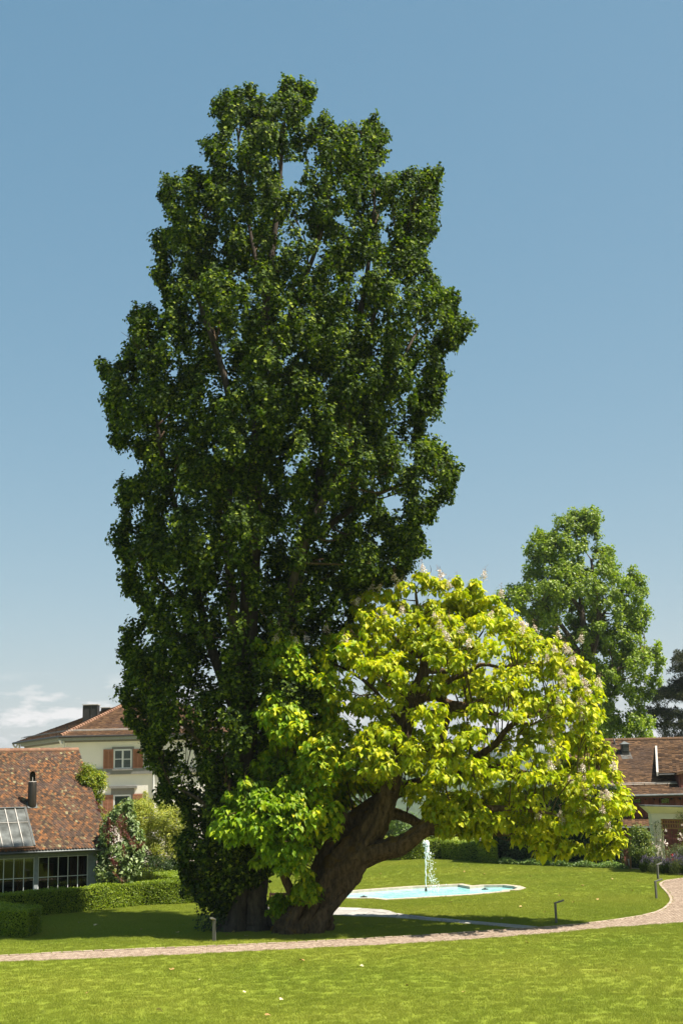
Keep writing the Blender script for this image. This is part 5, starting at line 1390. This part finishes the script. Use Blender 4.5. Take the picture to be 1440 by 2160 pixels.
# ---- pine at the right edge
R = np.random.default_rng(92); YN = 112.0
nb0 = D(1505, 1800, YN); nb0[2] = 0
pine = thing('pine_tree', 'dark pine with layered drooping branches behind the barn roof', 'tree', tuple(nb0))
sm = MB(); limb(sm, [(1505, 1800, YN, 30), (1503, 1550, YN, 26), (1500, 1380, YN, 18), (1500, 1300, YN, 6)], 9, 6); sm.build('trunk', M['poplar_bark'], pine, True)
brm = MB(); nd = MB()
tiers = [((1421, 1384), 16), ((1418, 1412), 15), ((1413, 1446), 14), ((1385, 1462), 26), ((1372, 1474), 22), ((1362, 1503), 28), ((1375, 1528), 20), ((1399, 1555), 16), ((1426, 1530), 16), ((1432, 1465), 16), ((1440, 1395), 16), ((1445, 1425), 14), ((1440, 1440), 14), ((1470, 1340), 16), ((1560, 1420), 20), ((1590, 1480), 24), ((1600, 1530), 22)]
for (tx, ty), n_ in tiers:
    a = D(1502, ty + 25 if ty > 1500 else ty + 8, YN); e_ = D(tx, ty, YN - R.uniform(-1.5, 1.5))
    c = bez([a, (a + e_) / 2 + [0, 0, .35], e_], 8); brm.tube(c, np.linspace(.11, .02, len(c)), 6)
    for k in range(n_ * 4):
        f = R.uniform(.22, 1); p = c[int(f * (len(c) - 1))] + np.array([R.normal(0, .3), R.normal(0, .7), R.normal(-.02, .22)])
        kk = 40; d = nrm(R.normal(0, 1, (kk, 3)) + [0, 0, .5]); add_leaves(nd, p + d * R.uniform(0, .22, (kk, 1)), nrm(np.cross(d, R.normal(0, 1, (kk, 3)))), d, R.uniform(.16, .30, kk), np.full(kk, .07), NEEDLE)
        if k % 8 == 0:
            q0 = c[int(f * (len(c) - 1))]; brm.tube([q0, (q0 + p) / 2, p], [.03, .02, .01], 4)
for (tx, ty) in ((1397, 1565), (1405, 1548), (1415, 1542), (1433, 1530)):       # hanging sprays
    for k in range(14):
        p = D(tx + R.normal(0, 5), ty - R.uniform(0, 34), YN + R.normal(0, .5)); kk = 22; d = nrm(R.normal(0, 1, (kk, 3)) + [0, 0, -.2])
        add_leaves(nd, p + d * R.uniform(0, .2, (kk, 1)), nrm(np.cross(d, R.normal(0, 1, (kk, 3)))), d, R.uniform(.12, .22, kk), np.full(kk, .05), NEEDLE)
c = bez([D(1425, 1562, YN), D(1440, 1553, YN), D(1500, 1540, YN)], 5); brm.tube(c, np.linspace(.03, .1, len(c)), 6)
kind(brm.build('branches', M['poplar_bark'], pine, True), 'stuff'); kind(nd.build('crown', M['pine_needle'], pine), 'stuff')

# ---- tall dark tree
R = np.random.default_rng(93); YD = 46.0
dk_out = [(470, 1930), (425, 1905), (390, 1860), (380, 1790), (402, 1745), (385, 1700), (338, 1690), (345, 1645), (318, 1610), (308, 1565), (276, 1530), (270, 1500), (258, 1468), (275, 1425), (263, 1388), (270, 1338), (300, 1315), (310, 1282), (268, 1245), (262, 1185), (242, 1142), (265, 1100), (258, 1022), (300, 1008), (335, 985), (288, 955),
          (242, 938), (235, 880), (225, 847), (242, 820), (212, 776), (255, 772), (280, 718), (285, 660), (322, 660), (368, 685), (348, 622), (330, 582), (346, 548), (330, 506), (368, 480), (345, 412), (355, 382), (395, 395), (402, 366), (440, 377), (456, 420), (452, 342), (436, 310), (466, 290), (476, 262), (455, 226), (480, 206), (520, 188), (545, 215), (560, 252),
          (577, 215), (600, 174), (640, 182), (655, 198), (642, 238), (622, 248), (640, 288), (680, 250), (712, 266), (758, 280), (782, 250), (812, 290), (800, 340), (777, 352), (792, 385), (832, 380), (870, 370), (922, 364), (915, 430), (912, 490), (882, 540), (920, 602), (955, 625), (962, 670), (992, 688), (952, 738), (928, 722), (932, 800), (916, 882), (886, 852),
          (892, 922), (932, 955), (962, 1000), (942, 1052), (902, 1095), (882, 1092), (892, 1172), (866, 1162), (862, 1200), (832, 1226), (790, 1242), (762, 1252), (742, 1320), (706, 1360), (690, 1420), (700, 1520), (690, 1620), (650, 1700), (600, 1790), (560, 1850), (530, 1880)]
dk_holes = [[(608, 338), (644, 338), (642, 371), (621, 392), (605, 412), (600, 382), (592, 357)], [(697, 457), (730, 452), (732, 468), (712, 476)], [(645, 540), (672, 528), (670, 548), (652, 562)], [(466, 790), (482, 790), (480, 845), (468, 830)], [(452, 1255), (470, 1285), (468, 1300), (458, 1280)], [(506, 1240), (521, 1240), (521, 1300), (508, 1290)], [(438, 940), (452, 950), (448, 968), (438, 960)]]
db = D(525, 1945, YD); db[2] = 0
dark = thing('tall_tree', 'tall dark green tree with ivy covered trunk towering over the garden', 'tree', tuple(db))
sm = MB(); stems = []
def g0(px, wd): return (px, proj(np.array([[*(D(px, 1900, YD)[:2]), -.05]]))[0][1], YD, wd)
for pts in ([(488, 1985, YD, 76), (494, 1960, YD, 58), (500, 1940, YD, 46), (507, 1900, YD, 36), (512, 1850, YD, 34), (518, 1700, YD, 40), (522, 1400, YD, 40), (532, 1150, YD, 36), (545, 900, YD, 28), (560, 650, YD, 18), (585, 420, YD, 10), (600, 230, YD, 4)],
            [(548, 1985, YD, 70), (546, 1960, YD, 56), (543, 1938, YD, 48), (540, 1900, YD, 42), (539, 1850, YD + .1, 40), (548, 1700, YD + .4, 40), (580, 1450, YD + .8, 34), (640, 1150, YD + 1, 28), (700, 900, YD + 1, 20), (760, 650, YD + .6, 12), (790, 420, YD, 5)],
            [(518, 1600, YD, 26), (495, 1350, YD - .8, 24), (480, 1100, YD - 1.2, 20), (490, 900, YD - 1, 17), (470, 780, YD - .8, 13), (410, 600, YD - .5, 8), (385, 430, YD, 4)],
            [(515, 1550, YD, 24), (440, 1350, YD + .6, 20), (390, 1150, YD + .8, 16), (340, 950, YD + .6, 10), (310, 760, YD, 5)],
            [(560, 1500, YD, 22), (600, 1300, YD - 1.5, 20), (660, 1100, YD - 2, 16), (770, 900, YD - 1.5, 10), (880, 700, YD - .5, 5)],
            [(640, 1150, YD + 1, 16), (760, 1060, YD + 1, 12), (880, 1010, YD + .5, 5)],
            [(545, 900, YD, 14), (600, 700, YD - .8, 11), (680, 480, YD - .5, 8), (700, 320, YD, 4)],
            [(560, 650, YD, 10), (520, 450, YD, 7), (500, 270, YD, 4)], [(700, 900, YD + 1, 12), (800, 640, YD, 8), (880, 440, YD, 4)],
            [(440, 1350, YD + .6, 12), (360, 1250, YD, 8), (290, 1190, YD, 4)], [(518, 1700, YD, 16), (420, 1560, YD - .5, 11), (310, 1470, YD - .3, 4)], [(520, 1800, YD, 14), (440, 1700, YD - .8, 9), (360, 1650, YD - .6, 4)]):
    stems.append(limb(sm, pts, 12, 7, .10))
sm.build('trunk', M['poplar_bark'], dark, True)
C, Rd = boughs(dk_out, YD, .78, 1250, .38, .66, .34, 4.8, dk_holes, shell=.75, edge_r=.5, R=R, spray=(.5, .14, .24))
tw = MB(); twigs(tw, stems, C[-1250:], .34, .03, R, 1.1); kind(tw.build('branches', M['twig_bark'], dark, True), 'stuff')
mb = MB()
nl = foliage(mb, C, Rd, (db[0], YD), 15, 17, .17, .145, .85, DIAMOND, (.85, .85, 1.35), .35, .1, R, holes_px=dk_holes, within=(dk_out, 8.0), sweep=.38)
tip_sprays(mb, dk_out[:-9], YD, (db[0], YD), .14, .85, .2, 13, .34, R, .8)
kind(mb.build('crown', M['poplar_leaf'], dark), 'stuff')
# ivy and shoots round the trunk foot
iv = MB(); k = 9000
pz = R.uniform(0, 1, k) ** 1.2 * 6.0; rad_ = R.uniform(.35, 1.35, k) * (1 - .03 * pz); ang = R.uniform(0, 6.28, k)
P = np.stack([db[0] - .55 + np.cos(ang) * rad_ * 1.05, YD + .5 + np.sin(ang) * rad_ * .8, pz], 1)
q2 = proj(P); kp = ~((q2[:, 1] > 1835) & (q2[:, 0] > 478))
P = P[kp]; k = len(P); ang = ang[kp]
add_leaves(iv, P, nrm(np.stack([np.cos(ang), np.sin(ang), np.full(k, .3)], 1) + R.normal(0, .5, (k, 3))), nrm(R.normal(0, 1, (k, 3)) + [0, 0, -.6]), R.uniform(.07, .13, k), R.uniform(.06, .11, k), DIAMOND)
kind(iv.build('ivy', M['ivy_leaf'], dark), 'stuff')

# ---- golden catalpa
R = np.random.default_rng(94); YC = 45.3
cb = D(650, 1945, YC); cb[2] = 0
cat = thing('golden_tree', 'golden leaved flowering tree with thick leaning gnarled trunk by the slab path', 'tree', tuple(cb))
sm = MB(); cst = []
Lc = lambda pts, k=14, s=8, g_=.12: cst.append(limb(sm, pts, k, s, g_))
Lc([(618, 2000, YC, 112), (634, 1965, YC, 98), (650, 1937, YC, 84), (668, 1905, YC, 74), (700, 1862, YC, 66), (735, 1822, YC, 70), (766, 1785, YC, 62), (790, 1745, YC - .2, 50), (808, 1705, YC - .4, 42), (817, 1665, YC - .5, 37), (832, 1600, YC - .4, 31), (848, 1530, YC - .2, 28), (868, 1470, YC, 25), (888, 1418, YC, 21), (881, 1365, YC, 13), (880, 1310, YC, 9), (872, 1250, YC, 4)], 40, 8, .2)
Lc([(612, 2000, YC + .2, 56), (630, 1958, YC + .2, 50), (646, 1925, YC + .3, 46), (664, 1880, YC + .5, 46), (684, 1830, YC + .7, 48), (704, 1785, YC + .8, 46), (728, 1745, YC + .8, 36), (720, 1722, YC + .6, 24), (700, 1702, YC + .4, 20), (685, 1690, YC + .3, 15), (650, 1660, YC, 9), (600, 1630, YC - .3, 4)], 30, 8, .2)
Lc([(726, 1748, YC + .8, 36), (760, 1722, YC + 1.0, 36), (800, 1693, YC + 1.2, 32), (860, 1662, YC + 1.6, 28), (920, 1645, YC + 2, 22), (990, 1610, YC + 2.4, 16), (1060, 1560, YC + 2.6, 9)], 12)
Lc([(742, 1822, YC, 52), (790, 1797, YC - .3, 42), (840, 1782, YC - .6, 38), (880, 1757, YC - .9, 34), (930, 1728, YC - 1.2, 28), (990, 1712, YC - 1.5, 20), (1070, 1705, YC - 1.6, 12), (1160, 1715, YC - 1.5, 5)], 14, 8, .16)
Lc([(812, 1712, YC - .2, 26), (850, 1722, YC + .4, 22), (900, 1742, YC + 1.2, 18), (980, 1752, YC + 2, 14), (1060, 1757, YC + 2.6, 10), (1150, 1750, YC + 3, 4)])
Lc([(835, 1595, YC - .4, 22), (880, 1585, YC - .8, 20), (930, 1562, YC - 1.2, 20), (942, 1530, YC - 1.3, 16), (955, 1498, YC - 1.3, 11), (990, 1488, YC - 1.6, 8), (1040, 1470, YC - 2, 4)])
Lc([(928, 1560, YC - 1.2, 14), (903, 1516, YC - 1.4, 11), (885, 1490, YC - 1.6, 6)], 10)
Lc([(868, 1475, YC, 20), (917, 1468, YC - .6, 17), (950, 1483, YC - 1.2, 17), (994, 1490, YC - 1.6, 14), (1042, 1506, YC - 2, 9), (1120, 1530, YC - 2.2, 4)])
Lc([(905, 1466, YC - .5, 12), (950, 1435, YC - .8, 11), (978, 1422, YC - 1, 10), (1014, 1402, YC - 1.2, 9), (1061, 1408, YC - 1.4, 6), (1130, 1400, YC - 1.4, 3)], 10)
Lc([(890, 1415, YC, 15), (930, 1416, YC + .3, 12), (955, 1410, YC + .5, 10), (990, 1380, YC + .8, 6), (1020, 1330, YC + 1, 3)], 10)
Lc([(882, 1385, YC, 12), (855, 1363, YC - .4, 9), (820, 1330, YC - .6, 6), (790, 1290, YC - .6, 3)], 10)
Lc([(848, 1530, YC, 14), (815, 1490, YC + .4, 10), (770, 1440, YC + .6, 7), (700, 1400, YC + .6, 4)], 10)
Lc([(940, 1640, YC + 2, 18), (1000, 1600, YC + 1.4, 16), (1042, 1570, YC + .8, 14), (1064, 1541, YC + .4, 12), (1110, 1510, YC, 9), (1180, 1480, YC, 4)], 10)
Lc([(990, 1605, YC + 1.6, 12), (1080, 1620, YC, 11), (1160, 1640, YC - .6, 8), (1230, 1680, YC - 1, 4)], 10)
Lc([(648, 1918, YC - .2, 22), (620, 1885, YC - .3, 20), (600, 1850, YC - .4, 18), (585, 1815, YC - .6, 14), (560, 1770, YC - .9, 8), (530, 1730, YC - 1.1, 4)], 10)
Lc([(604, 1856, YC - .4, 10), (625, 1815, YC - .7, 9), (660, 1770, YC - 1, 6)], 8)
sm.build('trunk', M['catalpa_bark'], cat, True)
# gnarled root swellings of the trunk foot
rt = MB()
for (x, y, wd, l) in ((618, 1950, 26, 56), (642, 1955, 26, 50), (668, 1950, 28, 46), (688, 1938, 22, 40)):
    limb(rt, [(x - 22, y + 40, YC - .62, wd * 1.2), (x - 4, y + 4, YC - .58, wd),  (x + 14, y - l * .5, YC - .5, wd * .85), (x + 40, y - l * 1.25, YC - .25, wd * .6), (x + 75, y - l * 2.2, YC - .05, wd * .3)], 10, 6, .2)
rt.build('root_flare', M['catalpa_bark'], cat, True)
cat_holes = [[(826, 1503), (836, 1500), (834, 1522), (826, 1520)], [(945, 1512), (962, 1508), (968, 1520), (952, 1530), (944, 1528)]]
masses = [
 ([(750, 1320), (762, 1252), (800, 1242), (850, 1226), (905, 1206), (950, 1232), (1000, 1236), (1045, 1256), (1062, 1292), (1120, 1332), (1180, 1370), (1232, 1390), (1256, 1440), (1262, 1500), (1250, 1560), (1285, 1602), (1322, 1700), (1316, 1765), (1296, 1803), (1240, 1785), (1190, 1795), (1140, 1808), (1118, 1785), (1060, 1745), (1000, 1755), (950, 1722), (890, 1700), (840, 1660),
   (800, 1655), (760, 1650), (720, 1640), (650, 1660), (605, 1655), (600, 1610), (655, 1560), (685, 1490), (645, 1430), (655, 1362), (705, 1345)], YC, .66, 400, .34, .62, .55, 5.2),
 ([(462, 1742), (480, 1702), (502, 1662), (540, 1652), (580, 1662), (605, 1642), (650, 1650), (700, 1685), (715, 1720), (695, 1760), (695, 1770), (660, 1760), (630, 1795), (590, 1780), (560, 1812), (530, 1775), (490, 1778), (478, 1755)], YC - 1.4, .6, 52, .28, .6, .55, 1.7),
 ([(600, 1790), (585, 1690), (620, 1610), (700, 1590), (780, 1600), (800, 1650), (735, 1705), (700, 1760), (650, 1800)], YC + 2.2, .5, 60, .35, .6, .7, 1.6),
 ([(510, 1690), (535, 1610), (600, 1580), (665, 1600), (690, 1660), (640, 1700), (570, 1720)], YC - .6, .6, 22, .3, .5, .6, 1.5),
 ([(470, 1700), (452, 1735), (470, 1765), (500, 1740)], YC - 1.2, .6, 5, .22, .35, .4, .8), ([(560, 1790), (600, 1830), (640, 1800), (620, 1770)], YC - 1.9, .6, 5, .22, .35, .4, .8),
 ([(590, 1420), (640, 1400), (700, 1440), (705, 1600), (640, 1650), (575, 1600), (570, 1500)], YC - .4, .5, 34, .3, .52, .6, 1.6),
 ([(893, 1690), (1000, 1680), (1060, 1725), (1010, 1765), (950, 1745), (905, 1722)], YC - 1.8, .6, 20, .28, .48, .5, 1.3),
 ([(545, 1388), (560, 1348), (608, 1345), (645, 1385), (640, 1440), (585, 1412)], YC - 1.2, .6, 10, .3, .45, .5, 1.0),
 ([(548, 1492), (572, 1468), (622, 1482), (648, 1530), (600, 1560), (560, 1532)], YC - 1.4, .6, 10, .3, .45, .5, 1.0),
 ([(640, 1600), (655, 1560), (700, 1540), (720, 1600), (690, 1650), (650, 1645)], YC - 1.6, .6, 10, .3, .5, .5, 1.2),
 ([(628, 1888), (632, 1855), (650, 1850), (660, 1872), (645, 1892)], YC - .9, .6, 3, .15, .25, .3, .5), ([(575, 1918), (580, 1890), (605, 1885), (615, 1910), (598, 1922)], YC + .3, .6, 4, .15, .25, .3, .5)]
AC, AR, AM = [], [], []
for mi_, (pl, Y, ra, n_, r0_, r1_, stp, cap) in enumerate(masses):
    c, r = boughs(pl, Y, ra, n_, r0_, r1_, stp, cap, cat_holes, shell=.45, edge_r=.7, R=R, spray=(.35, .15, .2)); AC.append(c); AR.append(r); AM.append(np.full(len(r), mi_))
AC = np.vstack(AC); AR = np.concatenate(AR); AM = np.concatenate(AM)
tw = MB(); twigs(tw, cst, AC, .45, .022, R, .35); kind(tw.build('branches', M['catalpa_bark'], cat, True), 'stuff')
# large heart-shaped leaves: drooping whorls on each bough
cen = np.array([AC[:, 0].mean(), YC])
n = len(AC) * 9
cc = np.repeat(AC, 9, 0); rr = np.repeat(AR, 9)
d = nrm(R.normal(0, 1, (n, 3)) * [1, 1, .55] + [0, 0, .3]); tip = cc + d * rr[:, None] * R.uniform(.45, 1, (n, 1)) * [1, 1, .7]
kk = 10; lt = np.repeat(tip, kk, 0); m_ = len(lt); ang = R.uniform(0, 6.28, m_)
rad_ = R.uniform(.03, .20, m_); hd = np.stack([np.cos(ang), np.sin(ang), np.zeros(m_)], 1)
P = lt + hd * rad_[:, None] + np.stack([np.zeros(m_), np.zeros(m_), R.normal(0, .07, m_) - rad_ * .5], 1)
tilt = R.uniform(.25, 1.25, m_)[:, None]
N = nrm(hd * np.sin(tilt) + np.array([0, 0, 1.0]) * np.cos(tilt) + R.normal(0, .22, (m_, 3)))
T = nrm(hd * np.cos(tilt) - np.array([0, 0, 1.0]) * np.sin(tilt) + R.normal(0, .15, (m_, 3)))
q2 = proj(P); keep = np.ones(m_, bool)
for h in cat_holes: keep &= ~pip(q2[:, 0], q2[:, 1], h)
# keep the lower trunk in view
for tz_ in ([(690, 1900), (690, 1800), (735, 1730), (800, 1690), (812, 1655), (835, 1655), (830, 1720), (800, 1780), (760, 1830), (720, 1880)], [(790, 1810), (800, 1775), (870, 1745), (890, 1757), (860, 1785)]):
    keep &= ~(pip(q2[:, 0], q2[:, 1], tz_) & (P[:, 1] < YC))
gx_ = np.clip((790 - q2[:, 0]) / 210, 0, 1) * .75 + .25 * np.clip((q2[:, 1] - 1560) / 150, 0, 1) * np.clip((900 - q2[:, 0]) / 200, 0, 1); gm_ = (R.random(m_) < gx_)[keep]; P, N, T = P[keep], N[keep], T[keep]; m_ = len(P)  # leaves towards the lower left of the view get the shade-coloured copy
L_ = R.uniform(.11, .23, m_); W_ = L_ * R.uniform(.8, 1.0, m_)
order = np.argsort(P[:, 1]); big = order[np.argsort(-L_[order[:4000]])][:300] if False else None
score = L_ / P[:, 1] + 0.0; front = np.argsort(P[:, 1])[:2500]; big = front[np.argsort(-score[front])][:300]
mask = np.ones(m_, bool); mask[big] = False
for grn, mt in ((True, 'catalpa_shade_tint'), (False, 'catalpa_leaf')):
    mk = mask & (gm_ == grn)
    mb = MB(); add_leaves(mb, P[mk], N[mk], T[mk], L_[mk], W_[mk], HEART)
    crown = mb.build('shade_tint_foliage' if grn else 'crown', M[mt], cat); kind(crown, 'stuff')
hl = MB(); hl.add(HEART[0], HEART[1]); leaf_me = hl.mesh('leaf', M['catalpa_leaf']); leaf_g = hl.mesh('leaf', M['catalpa_shade_tint'])
for i in big:
    nn_ = nrm(N[i]); tt = nrm(T[i] - nn_ * (T[i] @ nn_)); ss = np.cross(nn_, tt)
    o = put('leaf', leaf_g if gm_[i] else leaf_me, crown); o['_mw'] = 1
    o.matrix_world = Matrix(((tt[0] * L_[i], ss[0] * W_[i], nn_[0] * L_[i], P[i][0]), (tt[1] * L_[i], ss[1] * W_[i], nn_[1] * L_[i], P[i][1]), (tt[2] * L_[i], ss[2] * W_[i], nn_[2] * L_[i], P[i][2]), (0, 0, 0, 1)))
# flower panicles on the upper, outer side
topness = []
for i, c in enumerate(AC):
    near = np.hypot(AC[:, 0] - c[0], AC[:, 1] - c[1]) < 1.0
    topness.append(c[2] - AC[near, 2].max())
topness = np.array(topness); cand = np.where((topness > -.7) & (AC[:, 2] > 4.0))[0]
q2 = proj(AC); cand = [i for i in cand if q2[i, 0] > 560]
lowc = [i for i in range(len(AC)) if 1140 < q2[i, 0] < 1330 and q2[i, 1] < 1760 and AC[i, 1] < YC - .5]
R.shuffle(cand); R.shuffle(lowc); sel = list(cand[:240]) + list(lowc[:50])
pan = []
for v_ in range(6):
    k = 90; z = R.uniform(0, .28, k); rr_ = .17 * (1 - z / .36); a = R.uniform(0, 6.28, k)
    Pp = np.stack([np.cos(a) * rr_ * R.uniform(.4, 1, k), np.sin(a) * rr_ * R.uniform(.4, 1, k), z], 1)
    q_ = MB(); add_leaves(q_, Pp, nrm(R.normal(0, 1, (k, 3)) + [0, -.3, .3]), R.normal(0, 1, (k, 3)), R.uniform(.03, .06, k), R.uniform(.03, .055, k), DIAMOND)
    k2 = 26; z = R.uniform(.1, .46, k2); Pp = np.stack([R.normal(0, .05, k2), R.normal(0, .05, k2), z], 1)
    p_me = q_.mesh('flower_panicle', M['petal'])
    q2_ = MB(); add_leaves(q2_, Pp, R.normal(0, 1, (k2, 3)), nrm(R.normal(0, .5, (k2, 3)) + [0, 0, 1]), R.uniform(.03, .07, k2), R.uniform(.008, .02, k2), DIAMOND); q2_.tube([[0, 0, -.1], [0, 0, .42]], [.008, .004], 4)
    pan.append((p_me, q2_.mesh('flower_stalk', M['bract'])))
for i in sel:
    p_me, s_me = pan[R.integers(6)]
    c = AC[i] + np.array([R.normal(0, .25), R.normal(0, .25) - .1, AR[i] * .38])
    if i in lowc: c = AC[i] + np.array([R.normal(.1, .2), -AR[i] * .8, AR[i] * .4])
    o = put('flower_panicle', p_me, cat); o.location = c; o.rotation_euler = (R.normal(0, .3), R.normal(.1, .3), R.uniform(0, 6.28)); s_ = R.uniform(.8, 1.2); o.scale = (s_, s_, s_)
    s2 = put('flower_stalk', s_me, o); s2.parent = o; s2.matrix_parent_inverse = Matrix.Identity(4)

# ------------------------------------------------------------------ fallen leaves
hl2 = MB(); hl2.add(HEART[0] * [1, 1, 2.2], HEART[1]); fme = hl2.mesh('fallen_leaf', M['fallen'])
R = np.random.default_rng(70)
fl_px = [(363, 2049), (515, 2097), (560, 2146), (978, 2096), (590, 2112), (1256, 1978), (1110, 1990), (185, 2098), (330, 2135), (760, 2040), (855, 2080), (640, 2030), (1300, 2050), (1180, 2110), (420, 2070), (480, 1975), (495, 1968), (375, 1970), (520, 1977), (1060, 1940), (1100, 1915), (950, 1905), (1180, 1890), (1230, 1870), (1120, 1850), (1290, 1855),
         (1020, 1845), (1330, 1880), (1260, 1900), (980, 1840), (1150, 1925), (1210, 1905), (800, 1845), (1345, 1860), (200, 1955), (250, 1945), (300, 1962), (165, 1948)]
for x, y in fl_px:
    g_ = G(x, y); o = put('fallen_leaf', fme); o.location = (g_[0], g_[1], .045); o.rotation_euler = (R.normal(0, .35), R.normal(0, .35), R.uniform(0, 6.28))
    s_ = R.uniform(.08, .15); o.scale = (s_, s_, s_); tag(o, 'single dry curled fallen leaf lying on the lawn', 'leaf', 'fallen leaves on the lawn')

# ------------------------------------------------------------------ grass
R = np.random.default_rng(80)
def tuft(n_, hgt, rad, seed):
    R_ = np.random.default_rng(seed); q_ = MB()
    a = R_.uniform(0, 6.28, n_); r_ = rad * np.sqrt(R_.random(n_)); bx_, by_ = np.cos(a) * r_, np.sin(a) * r_
    h_ = hgt * R_.uniform(.5, 1.25, n_); ln_ = R_.normal(0, .45, (n_, 2)) * h_[:, None]; w_ = R_.uniform(.003, .006, n_); an = R_.uniform(0, 6.28, n_)
    V = np.zeros((n_, 3, 3)); V[:, 0] = np.stack([bx_ - np.cos(an) * w_, by_ - np.sin(an) * w_, np.full(n_, -.01)], 1); V[:, 1] = np.stack([bx_ + np.cos(an) * w_, by_ + np.sin(an) * w_, np.full(n_, -.01)], 1)
    V[:, 2] = np.stack([bx_ + ln_[:, 0], by_ + ln_[:, 1], h_], 1)
    q_.add(V.reshape(-1, 3), np.arange(n_ * 3).reshape(-1, 3)); return q_.mesh('grass_tuft', M['blades'])
tc_col = bpy.data.collections.new('grass_tufts')
for k in range(5):
    ob = bpy.data.objects.new('grass_tuft', tuft(46, .034 + .007 * (k % 3), .13, 300 + k)); tc_col.objects.link(ob)
def grass_pts(y0, y1, dens_):
    n_ = int((y1 - y0) * (y0 + y1) / 2 * .62 * dens_); y = np.sqrt(R.uniform(y0 ** 2, y1 ** 2, n_)); x = y * R.uniform(-.31, .31, n_)
    keep = np.ones(n_, bool)
    for pl in (path_poly, path2_poly, slab_poly, offset_poly(pool_in, .24), h1, h2, h3, h4, h5, h6): keep &= ~pip(x, y, pl)
    return np.column_stack([x[keep], y[keep], gz(y[keep])])
gp_ = np.vstack([grass_pts(23, 32, 75), grass_pts(32, 43, 62), grass_pts(43, 56, 90), grass_pts(56, 84, 60)])
gm = bpy.data.meshes.new('lawn_grass'); gm.vertices.add(len(gp_)); gm.vertices.foreach_set('co', gp_.ravel().astype(np.float32)); gm.update()
go = put('lawn_grass', gm); kind(go, 'stuff'); tag(go, 'short mown green grass covering the lawn', 'grass')
ng = bpy.data.node_groups.new('grass_scatter', 'GeometryNodeTree')
ng.interface.new_socket('Geometry', in_out='INPUT', socket_type='NodeSocketGeometry'); ng.interface.new_socket('Geometry', in_out='OUTPUT', socket_type='NodeSocketGeometry')
gi, gout = ng.nodes.new('NodeGroupInput'), ng.nodes.new('NodeGroupOutput')
m2p = ng.nodes.new('GeometryNodeMeshToPoints'); iop = ng.nodes.new('GeometryNodeInstanceOnPoints'); ci = ng.nodes.new('GeometryNodeCollectionInfo')
ci.inputs['Collection'].default_value = tc_col; ci.inputs['Separate Children'].default_value = True; ci.inputs['Reset Children'].default_value = True
iop.inputs['Pick Instance'].default_value = True
rv = ng.nodes.new('FunctionNodeRandomValue'); rv.data_type = 'FLOAT_VECTOR'; rv.inputs[0].default_value = (-.08, -.08, 0); rv.inputs[1].default_value = (.08, .08, 6.28)
rs = ng.nodes.new('FunctionNodeRandomValue'); rs.data_type = 'FLOAT'; rs.inputs[2].default_value = .75; rs.inputs[3].default_value = 1.35
lk = ng.links.new
lk(gi.outputs[0], m2p.inputs['Mesh']); lk(m2p.outputs[0], iop.inputs['Points']); lk(ci.outputs[0], iop.inputs['Instance'])
lk(rv.outputs[0], iop.inputs['Rotation']); lk(rs.outputs[1], iop.inputs['Scale']); lk(iop.outputs[0], gout.inputs[0])
md = go.modifiers.new('grass_scatter', 'NODES'); md.node_group = ng

m, t, b, o = newmat('haze')
t.nodes.remove(b); pv_ = t.nodes.new('ShaderNodeVolumePrincipled')
pv_.inputs['Color'].default_value = (.80, .88, 1, 1); pv_.inputs['Density'].default_value = HAZE
pv_.inputs['Anisotropy'].default_value = .3
t.links.new(pv_.outputs[0], o.inputs['Volume'])
if HAZE > 0:
    q_ = MB(); q_.box((150, 1850, 60), (5700, 4000, 150)); hz = q_.build('haze', m); kind(hz, 'stuff'); tag(hz, 'thin summer haze over the far hills', 'haze')
for o in BASED:
    if '_base' in o.keys(): del o['_base']
for o in list(COL.objects):
    if '_mw' in o.keys(): del o['_mw']
print('objects', len(COL.objects), 'tris', sum(len(o.data.loops) - 2 * len(o.data.polygons) for o in COL.objects if o.type == 'MESH'))
